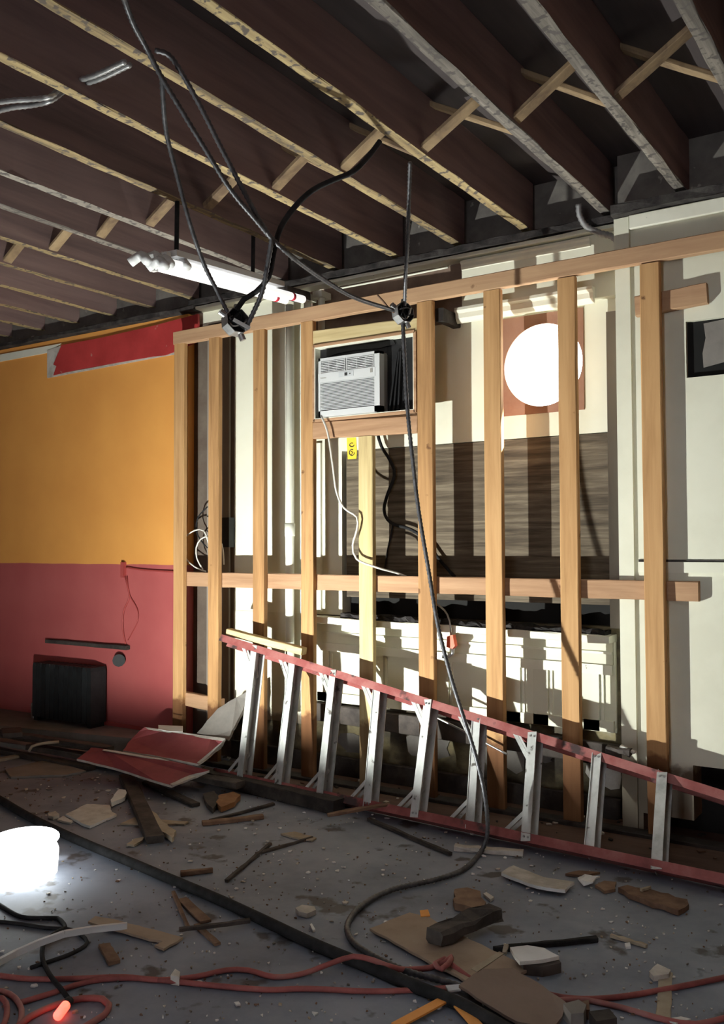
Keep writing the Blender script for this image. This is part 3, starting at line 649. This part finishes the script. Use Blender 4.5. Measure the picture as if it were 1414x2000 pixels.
# fluorescent fitting
F0, F1 = dep(322, 516, TJ(322, 516, 2.80)), onY(582, 588, 4.40)
F0 = Vector((-3.25, 3.17, 2.78)); F1 = Vector((-3.335, 4.40, 2.885))
ft = thing('fluorescent_fitting', F0, 'white twin tube fluorescent fitting hanging under the joists', 'light fitting')
ax_ = (F1 - F0).normalized(); sd = ax_.cross(Vector((0, 0, 1))).normalized(); upv = sd.cross(ax_)
b = MB(); b.obox(F0 + upv * .055 + ax_ * .05, F1 + upv * .055 - ax_ * .25, sd, .13, .03); b.out('channel', m_acw, ft)
for s_ in (-1, 1):
    b = MB(); b.cyl(F0 + sd * .045 * s_ + ax_ * .03, F1 + sd * .045 * s_ - ax_ * (.03 if s_ > 0 else .08), .023, 16); tb = b.out('tube', m_tube, ft, True)
    e_ = F1 + sd * .045 * s_ - ax_ * (.16 if s_ > 0 else .2)
    b = MB(); b.cyl(e_, e_ + ax_ * .025, .0236, 16); b.out('red_band', m_redbits, tb, True)
    b = MB(); b.obox(F0 + sd * .042 * s_ - upv * .03, F0 + sd * .042 * s_ + upv * .05, sd, .03, .03); b.out('lamp_holder', m_acw, ft)
cr_ = MB()
for i in range(9):
    c = F0 + ax_ * (-.10 + .03 * i) + sd * random.uniform(-.05, .05) + upv * random.uniform(-.03, .03)
    cr_.tube([c - sd * .055, c + upv * .03 + ax_ * .02, c + sd * .055 - upv * .01], .024, 8, .02)
cr_.out('torn_wrapping', m_acw, ft, True)
for t_ in (.10, .62):
    q = F0 + (F1 - F0) * t_
    tube('hanger', [q + upv * .06, Vector((q.x, q.y, HJ + .02))], .012, m_rubber, ft, seg=6)
b = MB(); b.obox(F1 + upv * .03 - ax_ * .2, F1 + upv * .03 + ax_ * .05, sd, .10, .05); b.out('end_bracket', m_dkwood, ft)

# ------------------------------------------------------------------ ladder
A0 = Vector((-3.80, 4.19, .025)); A1 = Vector((-.45, 3.93, .025))           # lower rail, outer edge
T0 = Vector((-3.86, 4.335, .845)); T1 = Vector((-.55, 4.335, .235))          # upper rail
ld = thing('step_ladder', Vector(((A0.x + A1.x) / 2, 4.2, 0)), 'folded red fibreglass stepladder on its side against the studs', 'ladder')
def LP(side, t):
    return (A0.lerp(A1, t) if side == 0 else T0.lerp(T1, t))
def rail(P, Q, inward, nrm, name):
    a = (Q - P).normalized(); s = (inward - a * inward.dot(a)).normalized(); n = (nrm - a * nrm.dot(a) - s * nrm.dot(s)).normalized()
    D_, F_, T_ = .095, .042, .006
    prof = [(0, -D_ / 2), (0, D_ / 2), (F_, D_ / 2), (F_, D_ / 2 - T_), (T_, D_ / 2 - T_), (T_, -D_ / 2 + T_), (F_, -D_ / 2 + T_), (F_, -D_ / 2)]
    b = MB(); b.prism([P + s * x + n * y for x, y in prof], Q - P); return b.out(name, m_fibre, ld)
sdir = ((T0 + T1) / 2 - (A0 + A1) / 2).normalized(); adir = (A1 - A0).normalized()
nrm = adir.cross(sdir).normalized()
if nrm.y > 0: nrm = -nrm
LR = rail(A0, A1, sdir, nrm, 'side_rail'); TR = rail(T0, T1, -sdir, nrm, 'side_rail')
tops = [507, 580, 660, 745, 845, 938, 1048, 1172, 1300]
bots = [478, 551, 634, 725, 818, 925, 1035, 1156, 1289]
def rail_t(P, Q, xpix):
    lo, hi = -.3, 1.3
    for _ in range(50):
        mid = (lo + hi) / 2; p = P.lerp(Q, mid); q = ROT.transposed() @ (p - Vector((0, 0, EYE)))
        if 707 - FPX * q.x / q.z < xpix: lo = mid
        else: hi = mid
    return mid
for i in range(9):
    tt, tb_ = rail_t(T0, T1, tops[i]), rail_t(A0, A1, bots[i])
    P = A0.lerp(A1, tb_); Q = T0.lerp(T1, tt)
    P, Q = P + (Q - P).normalized() * .004, Q - (Q - P).normalized() * .004
    fo = nrm * (.050 if i % 2 == 0 else .042)
    w = .046
    b = MB()
    b.obox(P + fo, Q + fo, adir, w, .004); b.obox(P - nrm * .03, Q - nrm * .03, adir, w, .004)
    b.obox(P - adir * (w / 2 - .002) + nrm * .008, Q - adir * (w / 2 - .002) + nrm * .008, adir, .004, .08)
    st = b.out('step', m_alu, ld)
    for e_, dirn in ((Q, -1), (P, 1)):
        for off in (-.008, .012):
            bb = MB(); bb.cyl(e_ + fo + adir * off + (Q - P).normalized() * (-.022 if dirn < 0 else .02), e_ + fo + nrm * .005 + adir * off + (Q - P).normalized() * (-.022 if dirn < 0 else .02), .0055, 8); bb.out('rivet', m_steel, st)
    if i >= 7: continue
    d_ = (Q - P); ln_ = d_.length; u_ = d_ / ln_
    for off in (.034, -.012):
        b = MB(); b.obox(Q - u_ * .17 + nrm * off, Q - adir * .105 - u_ * .012 + nrm * off, nrm, .005, .019); b.out('brace', m_alu, ld)
        if i < 8:
            b = MB(); b.obox(P + u_ * .16 + nrm * off, P - adir * .13 + u_ * .015 + nrm * off, nrm, .005, .019); b.out('brace', m_alu, ld)
# pale trim board lying on the upper rail, a thin rod below it
tag(timber('trim_board', onY(447, 1238, 4.34) + Vector((0, 0, .012)), onY(594, 1276, 4.34) + Vector((0, 0, .012)), (0, 1, 0), .05, .042, m_pale, n=8), 'short pale wood strip lying on top of the ladder', 'board')
tag(tube('thin_rod', [onY(785, 1368, 4.42), onY(890, 1420, 4.42), onY(990, 1473, 4.42)], .006, m_steel, seg=8), 'thin grey metal rod leaning behind the ladder rail', 'rod')
tag(timber('wood_scrap', onY(1185, 1462, 4.35), onY(1232, 1470, 4.35), (0, 1, 0), .05, .03, m_dkwood, n=4, jit=.006), 'dark splintered scrap resting on the ladder rail', 'scrap')
tag(timber('plaster_chip', onY(1212, 1457, 4.36), onY(1240, 1470, 4.36), (0, 1, 0), .03, .012, m_gyp, n=3, jit=.003), 'white chip resting on the ladder rail', 'scrap')

# ------------------------------------------------------------------ radiator
rd = thing('radiator', (-5.6, 4.55, .11), 'black cast iron radiator against the red wall', 'radiator')
rx0, rx1 = -5.92, -5.262
n_r = 13
for i in range(n_r):
    xc = rx0 + (rx1 - rx0) * (i + .5) / n_r
    b = MB(); prof = [(-.020, .03), (.020, .03), (.022, .06), (.022, .40), (.014, .43), (-.014, .43), (-.022, .40), (-.022, .06)]
    b.prism([(xc + p[0], 4.48, .11 + p[1]) for p in prof], (0, .14, 0)); b.out('column', m_iron, rd)
for xx in (rx0 + .03, rx1 - .03): box('foot', (xx - .02, 4.49, .108), (xx + .02, 4.61, .15), m_iron, rd)
b = MB(); b.cyl((rx0 - .07, 4.55, .20), (rx0, 4.55, .20), .03, 12); b.cyl((rx0 - .06, 4.55, .11), (rx0 - .06, 4.55, .22), .028, 12); b.out('valve', m_steel, rd)

# ------------------------------------------------------------------ work lamp on the floor
LC = onY(40, 1642, 2.50)                                   # centre of the lens
LX, LY = LC.x, LC.y
LA = Vector((.25, .71, .62)).normalized()                  # it is aimed at the stud wall
lamp = thing('work_lamp', (LX, LY, 0), 'round white work lamp glowing on the floor', 'lamp')
ls = LA.cross(Vector((0, 0, 1))).normalized(); lu = ls.cross(LA)
n = 32
BA = Vector((.02, -.09, 1)).normalized()                   # axis of the bowl, facing up, shaped so its rim cuts off low light
bu = BA.cross(Vector((0, 1, 0))).normalized(); bv = BA.cross(bu)
BC = LC + BA * .001                                        # centre of the rim
def revolve(C_, prof, axis, u, v, n=32):
    b = MB()
    for (r0, z0), (r1, z1) in zip(prof, prof[1:]):
        for i in range(n):
            a, c = 2 * math.pi * i / n, 2 * math.pi * (i + 1) / n
            P = lambda r, t, zz: C_ + u * (r * math.cos(t)) + v * (r * math.sin(t)) + axis * zz
            b.add([P(r0, a, z0), P(r0, c, z0), P(r1, c, z1), P(r1, a, z1)], [(0, 1, 2, 3)])
    return b
revolve(BC, [(.03, -.055), (.08, -.048), (.12, -.03), (.145, -.008), (.155, 0), (.158, -.003), (.148, -.012), (.122, -.035), (.082, -.053), (.03, -.06)], BA, bu, bv).out('glowing_rim', m_lampglow, lamp, True)
b = MB(); b.cyl(BC - BA * .055, LC - LA * .012, .022, 14); b.out('bulb_neck', m_lampglow, lamp, True)
pts_ = [LC + ls * (.020 * math.cos(2 * math.pi * i / n)) + lu * (.020 * math.sin(2 * math.pi * i / n)) for i in range(n)]
obj('lens', pts_, [list(range(n))], m_lamp, lamp)
revolve(LC, [(.020, .0), (.024, -.004), (.022, -.014), (.012, -.016)], LA, ls, lu).out('bulb_collar', m_lampglow, lamp, True)
revolve(Vector((LX, LY, 0)), [(.001, .001), (.12, .001), (.15, .03), (.156, LC.z - .05), (.15, LC.z - .03), (.10, LC.z - .045), (.001, LC.z - .06)], Vector((0, 0, 1)), Vector((1, 0, 0)), Vector((0, 1, 0))).out('glowing_body', m_lampglow, lamp, True)

# ------------------------------------------------------------------ cords and hoses on the floor
def fpath(L, z): return [onZ(q[0], q[1], q[2] if len(q) > 2 else z) for q in L]
tag(tube('rubber_hose', fpath([(-60, 1530), (0, 1562), (60, 1597), (150, 1640), (250, 1682), (350, 1724), (430, 1758), (510, 1795), (600, 1838), (665, 1866), (730, 1892), (800, 1922), (900, 1962), (980, 2005), (1040, 2040)], .020), .020, m_rubber, seg=12, step=.05), 'thick black hose running diagonally across the floor', 'hose')
tag(tube('extension_cord', fpath([(-20, 1903), (60, 1912), (150, 1911), (240, 1908), (310, 1914), (380, 1908), (440, 1895), (485, 1895), (535, 1908), (590, 1902), (645, 1882, .03), (690, 1868, .05), (730, 1876, .05), (780, 1893, .02), (840, 1890), (868, 1880, .03), (883, 1868, .03), (876, 1882, .04), (862, 1893, .04), (850, 1882, .03), (868, 1872, .03), (890, 1890, .02), (930, 1920)], .009), .009, m_redcord, seg=8), 'dusty red extension cord knotted beside the cardboard', 'cord', 'red extension cords')
tag(tube('extension_cord', fpath([(40, 1958), (100, 1940), (170, 1918), (250, 1910), (330, 1916), (420, 1925), (520, 1933), (600, 1931), (720, 1936), (820, 1933), (893, 1928)], .009), .009, m_redcord, seg=8), 'dusty red extension cord lying in front of the knotted one', 'cord', 'red extension cords')
tag(tube('extension_cord', fpath([(1010, 1912, .012), (1060, 1938), (1120, 1950), (1200, 1948), (1300, 1932), (1420, 1908), (1500, 1890)], .009), .009, m_redcord, seg=8), 'red cord running from the cardboard past the pale paint stick', 'cord', 'red extension cords')
tag(tube('extension_cord', fpath([(1080, 1955), (1130, 1952), (1190, 1962), (1240, 1975), (1300, 1992), (1360, 2000), (1430, 1985)], .009), .009, m_redcord, seg=8), 'dull red cord crossing under the end of the paint stick', 'cord', 'red extension cords')
tag(tube('extension_cord', fpath([(-30, 1935), (5, 1936), (30, 1950), (42, 1972), (38, 2000), (20, 2030)], .009), .009, m_redcord, seg=8), 'outer coil of red cord at the corner', 'cord', 'red extension cords')
tag(tube('extension_cord', fpath([(-30, 1948), (5, 1950), (14, 1972), (8, 2000), (-10, 2020)], .009), .009, m_redcord, seg=8), 'inner coil of red cord at the corner', 'cord', 'red extension cords')
tag(tube('extension_cord', fpath([(30, 2010), (60, 1985), (110, 1962), (160, 1950), (200, 1951), (213, 1963), (203, 1983), (175, 2000), (140, 2020)], .010), .010, m_redcord, seg=8), 'loop of red cord around the lit plug', 'cord', 'red extension cords')
tag(tube('power_cord', fpath([(-30, 1750), (0, 1768), (40, 1790), (85, 1793), (112, 1793), (128, 1812), (108, 1822), (86, 1842), (83, 1872), (98, 1905, .02), (118, 1930, .02), (133, 1950)], .008), .008, m_rubber, seg=8), 'thin black cord curling down to the lit plug', 'cord')
tag(tube('power_cord', fpath([(-30, 1798), (30, 1803), (90, 1812), (140, 1816), (170, 1840), (140, 1862), (60, 1890)], .007), .007, m_rubber, seg=8), 'thin black cord beside the bent metal strip', 'cord')
pg = thing('lit_plug', onZ(120, 1985), 'clear plug end glowing red on the floor', 'plug')
pa, pb_ = onZ(113, 1984, .018), onZ(128, 1964, .018)
b = MB(); b.cyl(pa, pb_, .015, 12); b.out('plug_body', m_glow, pg, True)
b = MB(); b.cyl(pb_, pb_ + (pb_ - pa) * .5, .014, 10); b.out('plug_collar', m_rubber, pg, True)

# ------------------------------------------------------------------ debris on the floor
def torn(pts, amp, cuts=4):
    out = []
    n = len(pts)
    for i in range(n):
        a, c = pts[i], pts[(i + 1) % n]
        k = max(1, min(cuts, int((c - a).length / .035)))
        for j in range(k):
            p = a.lerp(c, j / k)
            if j: p = p + Vector((random.uniform(-amp, amp), random.uniform(-amp, amp), 0))
            out.append(p)
    return out
def slab(name, label, cat, pix, z, th, m, amp=.006, medge=None, group=None):
    """a broken sheet lying on the floor: pix are its corners (with an optional height of their own)"""
    P = torn([onZ(q[0], q[1], q[2] if len(q) > 2 else z) for q in pix], amp)
    b = MB(); b.prism(P, (0, 0, -th), 0, 1 if medge else 0)
    return tag(b.out(name, [m, medge] if medge else m), label, cat, group)
def stick(name, label, cat, a, c, w, h, m, z=None, jit=.002, group=None):
    z = h / 2 + .001 if z is None else z
    A_, C_ = onZ(a[0], a[1], a[2] if len(a) > 2 else z), onZ(c[0], c[1], c[2] if len(c) > 2 else z)
    return tag(timber(name, A_, C_, (C_ - A_).cross(Vector((0, 0, 1))), w, h, m, n=6, jit=jit, ch=min(w, h) * .15), label, cat, group)

rs1 = slab('drywall_sheet', 'upper sheet of broken red painted drywall before the studs', 'drywall', [(283, 1420, .26), (340, 1428, .25), (441, 1442, .27), (432, 1458, .22), (387, 1492, .16), (300, 1475, .16), (240, 1466, .16), (262, 1438, .2)], .2, .013, m_redboard, medge=m_gyp)
rs2 = slab('drywall_sheet', 'lower sheet of broken red painted drywall lying over planks', 'drywall', [(178, 1460, .17), (205, 1463, .17), (310, 1480, .155), (409, 1504, .14), (385, 1515, .11), (335, 1534, .085), (225, 1500, .10), (150, 1482, .13)], .14, .013, m_redboard, medge=m_gyp)
def edge_strip(root, pix):
    b = MB(); b.prism(torn([onZ(*q) for q in pix], .003), (0, 0, -.003)); b.out('bare_edge', m_gyp, root)
edge_strip(rs1, [(284, 1420, .263), (340, 1428, .253), (440, 1442, .273), (438, 1447, .262), (340, 1432, .246), (290, 1424, .254)])
edge_strip(rs1, [(440, 1443, .272), (436, 1456, .228), (390, 1491, .164), (385, 1489, .168), (425, 1460, .22)])
edge_strip(rs2, [(203, 1463, .173), (310, 1480, .158), (330, 1485, .156), (310, 1484, .153), (200, 1465, .17)])
edge_strip(rs2, [(408, 1505, .142), (386, 1515, .114), (340, 1533, .088), (332, 1531, .09), (370, 1514, .118)])
slab('paper_strip', 'curled white paper strip on the upper red sheet', 'scrap', [(309, 1416, .285), (357, 1418, .285), (357, 1429, .272), (330, 1428, .274), (309, 1424, .278)], .28, .003, m_paper, amp=.002)
lean = [Vector(q) for q in (onY(384, 1432, 4.20), onY(425, 1384, 4.34), onY(462, 1362, 4.40), onY(484, 1350, 4.43), onY(480, 1378, 4.40), onY(462, 1410, 4.3), onY(444, 1444, 4.18))]
b = MB(); b.prism(torn(lean, .006), (0, .015, -.012)); tag(b.out('drywall_sheet', m_greyboard), 'dusty grey board leaning against the second and third studs', 'drywall')
for i, (a, c, w, h, z, lb) in enumerate((
    ((-60, 1422), (215, 1462), .07, .03, .125, 'dark long plank lying nearest the radiator'),
    ((-60, 1440), (280, 1492), .09, .03, .05, 'long grey plank in front of the radiator plank'),
    ((-60, 1455), (180, 1500), .06, .03, .017, 'thin dark plank at the front of the plank pile'),
    ((60, 1458), (470, 1533), .08, .035, .06, 'long dark plank running under the red sheets'),
    ((395, 1512), (662, 1575), .09, .07, .036, 'sooty black plank continuing along the ladder rail'),
    ((285, 1528), (382, 1572), .05, .02, .011, 'grey batten sticking out under the red sheets'))):
    A_, C_ = onZ(*a, z), onZ(*c, z)
    tag(timber('plank', A_, C_, (C_ - A_).cross(Vector((0, 0, 1))), w, h, m_dkwood if i != 1 else m_greyboard, n=14, jit=.003), lb, 'plank', 'planks by the radiator')
slab('board_piece', 'flat grey board piece beside the pile of planks', 'board', [(10, 1502), (95, 1483), (168, 1505), (130, 1513), (22, 1517)], .014, .012, m_greyboard)
stick('lath', 'pale lath end poking out beside the planks', 'lath', (-20, 1487), (58, 1473), .05, .02, m_lathe)
tag(tube('bent_strip', fpath([(56, 1468, .1), (62, 1458, .13), (85, 1452, .14), (115, 1449, .14)], .1), .010, m_lathe, seg=6), 'curved pale strip over the plank pile', 'scrap')
slab('board_piece', 'dark scorched board stub on the old flooring', 'board', [(3, 1422, .16), (40, 1420, .16), (44, 1430, .16), (6, 1433, .16)], .16, .03, m_dkwood)
stick('plank', 'short dark plank pointing towards the camera', 'plank', (247, 1517), (303, 1640), .085, .035, m_dkwood)
slab('lath', 'long splintered pale lath beside the short dark plank', 'lath', [(258, 1512), (272, 1540), (290, 1575), (318, 1605), (344, 1622), (336, 1637), (308, 1618), (282, 1588), (268, 1560)], .03, .022, m_lathe, amp=.008)
slab('drywall_piece', 'square grey drywall piece on the open floor', 'drywall', [(128, 1590), (150, 1580), (170, 1570), (214, 1572), (218, 1585), (228, 1590), (176, 1613), (160, 1608)], .016, .013, m_gyp, medge=m_paper)
slab('paper_scrap', 'folded white scrap beside the square drywall piece', 'scrap', [(216, 1562), (232, 1541), (251, 1543), (244, 1556), (218, 1568)], .03, .022, m_paper)
slab('drywall_crumb', 'small white plaster lump near the bright lamp', 'scrap', [(94, 1588), (108, 1584), (116, 1590), (104, 1595), (95, 1593)], .02, .018, m_gyp)
slab('drywall_crumb', 'thin pale chip next to the white plaster lump', 'scrap', [(112, 1600), (124, 1593), (142, 1602), (138, 1606)], .012, .010, m_gyp)
slab('wood_chip', 'pale split chip by the end of the short plank', 'scrap', [(247, 1648), (262, 1638), (282, 1634), (278, 1641), (262, 1650)], .012, .010, m_lathe)
slab('lath', 'flat pale splinter crossing behind the short plank', 'lath', [(235, 1608), (262, 1596), (300, 1600), (368, 1604), (360, 1609), (290, 1609)], .010, .008, m_lathe)
slab('bark_board', 'dark half of a broken brown board near the ladder foot', 'board', [(396, 1550), (418, 1544), (430, 1562), (416, 1580), (404, 1568)], .03, .025, m_dkwood)
slab('bark_board', 'orange brown half of a broken board near the ladder foot', 'board', [(428, 1552), (455, 1546), (470, 1552), (458, 1566), (432, 1576), (422, 1566)], .035, .028, m_orwood)
stick('lath', 'grey brown flat stick lying before the broken board', 'lath', (395, 1608), (514, 1595), .035, .02, m_brwood)
stick('lath', 'thin dark stick slanting behind the grey brown stick', 'lath', (410, 1603), (535, 1570), .018, .015, m_dkwood)
stick('lath', 'thin black stick on the open floor, longest of its kind', 'lath', (442, 1721), (528, 1648), .016, .014, m_dkwood)
stick('lath', 'thin dark stick crossing behind the longest black stick', 'lath', (500, 1668), (610, 1636), .014, .012, m_dkwood)
stick('lath', 'short brown stick beside the hose', 'lath', (353, 1706), (415, 1699), .025, .02, m_brwood)
slab('drywall_piece', 'thin grey sliver in front of the ladder', 'drywall', [(548, 1628), (575, 1624), (618, 1636), (610, 1641), (580, 1636)], .010, .008, m_lathe)
stick('lath', 'dark red lath crossing the lower ladder rail', 'lath', (640, 1592, .05), (760, 1570, .08), .03, .015, m_brwood)
stick('lath', 'black stick slanting away under the ladder rail', 'lath', (720, 1600), (880, 1668), .022, .016, m_dkwood)
slab('paper_scrap', 'tiny yellow tag at the ladder foot', 'tag', [(757, 1577, .06), (767, 1578, .06), (767, 1584, .055), (757, 1583, .055)], .06, .003, m_yellow, amp=0)
stick('drywall_strip', 'pale plaster strip lying along the ladder rail', 'drywall', (888, 1655), (1022, 1666), .05, .02, m_gyp, jit=.004)
slab('drywall_piece', 'long bent pale drywall piece before the ladder', 'drywall', [(979, 1704), (1003, 1690), (1030, 1700), (1062, 1713), (1122, 1722), (1104, 1738), (1050, 1730), (1015, 1718)], .028, .013, m_gyp, medge=m_paper)
slab('paper_scrap', 'crumpled white scrap next to the long drywall piece', 'scrap', [(1128, 1714, .03), (1142, 1707, .02), (1158, 1710, .03), (1172, 1711, .02), (1158, 1722, .03), (1140, 1728, .012)], .02, .006, m_paper, amp=.01)
slab('bark_board', 'small brown flake behind the crumpled white scrap', 'scrap', [(1104, 1706), (1130, 1700), (1172, 1703), (1140, 1709)], .012, .01, m_brwood)
slab('bark_board', 'round brown flake in front of the crumpled white scrap', 'scrap', [(1162, 1728), (1180, 1720), (1204, 1722), (1202, 1736), (1180, 1740)], .014, .012, m_brwood)
slab('bark_board', 'long dark brown board flake by the ladder rail', 'board', [(1207, 1733), (1225, 1728), (1270, 1736), (1342, 1756), (1338, 1772), (1325, 1778), (1260, 1757), (1228, 1746)], .022, .02, m_brwood, amp=.012)
stick('lath', 'small pale splinter on the long brown flake', 'scrap', (1252, 1738, .03), (1270, 1733, .03), .012, .01, m_lathe)
slab('cardboard_sheet', 'large tan cardboard sheet with a crease', 'cardboard', [(722, 1813), (760, 1797), (800, 1782), (840, 1792), (880, 1815), (960, 1855), (1036, 1890), (1000, 1912), (985, 1920), (950, 1915), (930, 1928), (895, 1905), (850, 1885), (790, 1850)], .018, .009, m_card, amp=.004)
slab('cardboard_strip', 'pale tape strip across the tan cardboard sheet', 'tape', [(975, 1858), (985, 1862), (932, 1898), (920, 1892)], .021, .002, m_lathe, amp=.001)
slab('cardboard_sheet', 'nearer brown cardboard sheet overlapping the tan one', 'cardboard', [(896, 1924, .04), (945, 1892, .045), (1000, 1890, .045), (1060, 1925, .04), (1106, 1958, .035), (1098, 1985, .02), (1075, 2010, .02), (1010, 1995, .02), (950, 1960, .025)], .03, .009, m_card2, amp=.005)
stick('wood_chunk', 'dark splintered wood chunk on the tan cardboard', 'wood', (848, 1832, .045), (968, 1778, .06), .075, .045, m_dkwood, jit=.009)
slab('board_piece', 'crumbly brown board corner beyond the cardboard', 'board', [(888, 1736), (912, 1733), (938, 1740), (946, 1768), (926, 1774), (888, 1764)], .03, .027, m_brwood, amp=.01)
slab('plaster_chip', 'white pointed chip next to the crumbly board corner', 'scrap', [(944, 1745), (950, 1742), (965, 1752), (958, 1757)], .012, .01, m_gyp)
slab('paper_scrap', 'orange scrap behind the tan cardboard', 'scrap', [(820, 1778, .03), (836, 1776, .03), (840, 1788, .02), (822, 1790, .02)], .025, .004, m_orange, amp=.002)
slab('drywall_piece', 'white broken plaster piece resting on a dark block', 'drywall', [(996, 1850), (1030, 1846), (1062, 1851), (1092, 1867), (1060, 1874), (1015, 1878), (1005, 1866)], .05, .012, m_paper, medge=m_gyp)
slab('board_piece', 'dark block under the white plaster piece', 'board', [(1010, 1868), (1085, 1866), (1096, 1880), (1060, 1888), (1022, 1884)], .034, .033, m_dkwood)
stick('lath', 'long black rod behind the white plaster piece', 'rod', (965, 1854), (1166, 1834), .02, .018, m_rubber)
stick('lath', 'upright splinter at the edge of the cardboard', 'scrap', (985, 1862, .02), (989, 1845, .035), .015, .01, m_lathe)
stick('lath', 'small pale stick on the bare floor', 'lath', (1193, 1827), (1263, 1848), .018, .012, m_lathe)
slab('plaster_chip', 'white fleck touching the small pale stick', 'scrap', [(1220, 1842), (1230, 1840), (1232, 1848), (1223, 1849)], .010, .009, m_paper, amp=.002)
stick('paint_stick', 'pale flat paint stick lying under the red cord', 'stick', (1300, 1898), (1295, 1992), .042, .006, m_lathe)
slab('board_piece', 'pale broken end piece beside the paint stick', 'scrap', [(1268, 1897), (1284, 1882), (1310, 1894), (1306, 1902), (1276, 1906)], .02, .018, m_gyp)
slab('paper_scrap', 'white paper scrap at the near end of the paint stick', 'scrap', [(1296, 1990), (1330, 1985), (1350, 1990), (1320, 1999)], .012, .004, m_paper)
slab('rubble_chunk', 'grey rubble chunk beside the nearer cardboard', 'rubble', [(1100, 1960), (1130, 1952), (1145, 1962), (1140, 1978), (1115, 1980)], .045, .044, m_greyboard, amp=.008)
slab('rubble_chunk', 'brown rubble lump behind the grey chunk', 'rubble', [(1128, 1958), (1150, 1952), (1152, 1972), (1134, 1972)], .03, .029, m_brwood, amp=.008)
slab('rubble_chunk', 'dark rubble lump on the near side of the grey chunk', 'rubble', [(1150, 1975), (1190, 1970), (1205, 1988), (1165, 1995)], .035, .034, m_dkwood, amp=.01)
slab('cardboard_strip', 'torn cardboard strip lying on the bent metal strip', 'cardboard', [(172, 1800), (186, 1789), (240, 1800), (300, 1815), (357, 1830), (320, 1853), (302, 1846), (318, 1838), (290, 1834), (230, 1816)], .014, .008, m_card, amp=.006)
mp_ = [onZ(*q) for q in ((-20, 1888, .02), (30, 1862, .02), (75, 1842, .03), (125, 1824, .04), (180, 1815, .03), (248, 1808, .024))]
b = MB()
for a, c in zip(mp_, mp_[1:]): b.obox(a, c, Vector((0, 0, 1)), .022, .014)
tag(b.out('metal_strip', m_acw), 'bent white metal strip reaching to the torn cardboard', 'metal strip')
stick('lath', 'upper of the crossed brown sticks, nearest the hose', 'lath', (338, 1742), (368, 1812), .014, .012, m_brwood, group='crossed sticks')
stick('lath', 'wide brown splint among the crossed sticks', 'lath', (355, 1756), (402, 1800), .04, .012, m_brwood, group='crossed sticks')
stick('lath', 'long dark stick lying across the crossed sticks', 'lath', (350, 1816, .025), (488, 1798, .025), .018, .014, m_dkwood, group='crossed sticks')
stick('lath', 'brown splint end pointing to the camera under the crossed sticks', 'lath', (384, 1806), (425, 1844), .022, .012, m_brwood, group='crossed sticks')
stick('wood_chip', 'small dark chip between the cords and the torn cardboard', 'scrap', (203, 1846), (224, 1880), .04, .012, m_brwood)
slab('paper_scrap', 'crumpled grey scrap in the middle of the floor', 'scrap', [(577, 1773), (590, 1767), (614, 1770), (617, 1777), (600, 1784), (583, 1780)], .02, .018, m_gyp, amp=.008)
slab('plaster_chip', 'white sliver in front of the crumpled grey scrap', 'scrap', [(605, 1805), (609, 1803), (616, 1815), (611, 1817)], .010, .008, m_paper, amp=.001)
slab('rubble_chunk', 'small grey rubble lump behind the front red cord', 'rubble', [(333, 1905), (342, 1892), (352, 1898), (350, 1908)], .03, .029, m_gyp, amp=.004)
slab('paper_scrap', 'crumpled white label at the end of the front red cord', 'scrap', [(870, 1924, .03), (898, 1922, .03), (900, 1932, .02), (876, 1935, .02)], .025, .006, m_paper, amp=.004)
# folded orange plastic strip
a_, c_, e_ = onZ(772, 2004, .012), onZ(880, 1946, .02), onZ(938, 2010, .012)
og = thing('orange_strip', onZ(860, 1990), 'folded orange plastic strip in the near corner of the cardboard', 'strip')
for P, Q in ((a_, c_), (c_, e_)):
    b = MB(); b.obox(P, Q, (Q - P).cross(Vector((0, 0, 1))), .034, .006); b.out('strip_arm', m_orange, og)
# fine litter
random.seed(21)
cb = MB()
def chip(x, y, s, k):
    n = random.randint(3, 5); a0 = random.random() * 6.28; st_ = random.uniform(.35, 1)
    P = []
    th = random.random() * 3.14
    for i in range(n):
        a = a0 + 2 * math.pi * i / n; r = s * random.uniform(.6, 1.1)
        u, v = r * math.cos(a), r * st_ * math.sin(a)
        P.append(Vector((x + u * math.cos(th) - v * math.sin(th), y + u * math.sin(th) + v * math.cos(th), random.uniform(.003, .006) + s * .15)))
    cb.prism(P, (0, 0, -min(p.z for p in P) + .0008), k)
for i in range(1500):
    px_, py_ = random.uniform(-20, 1434), 1520 + 480 * random.random() ** 1.3
    p = onZ(px_, py_)
    if p.y > 4.12 - .0 or (p - Vector((LX, LY, 0))).length < .2: continue
    k = random.choices([0, 1, 2, 3, 4], [.25, .15, .25, .25, .10])[0]
    chip(p.x, p.y, random.uniform(.002, .0075) * (1.6 if random.random() < .06 else 1), k)
for i in range(110):
    p = onZ(random.uniform(480, 1000), random.uniform(1570, 1720)) if i % 2 else onZ(random.uniform(0, 1414), random.uniform(1560, 1990))
    if p.y < 4.1 and (p - Vector((LX, LY, 0))).length > .25: chip(p.x, p.y, random.uniform(.007, .017), random.choice([0, 0, 1]))
for i in range(160):
    chip(random.uniform(-6.5, -4.0), random.uniform(3.2, 4.1), random.uniform(.005, .02), random.choice([1, 2, 3]))
o = cb.out('floor_litter', [m_paper, m_gyp, m_greyboard, m_brwood, m_lathe]); tag(o, 'scattered plaster crumbs and splinters on the concrete', 'litter', kind='stuff')
# rubble at the foot of the stud wall
random.seed(5)
cb = MB()
for i in range(260):
    chip(random.uniform(-4.4, 3.0), random.uniform(4.25, 4.66), random.uniform(.006, .03), random.choice([2, 3, 2, 3, 1]))
for v in cb.v: v.z += .012
o = cb.out('wall_foot_rubble', [m_paper, m_gyp, m_dkwood, m_brwood, m_lathe]); tag(o, 'dark rubble crumbs along the foot of the stud frame', 'rubble', kind='stuff')
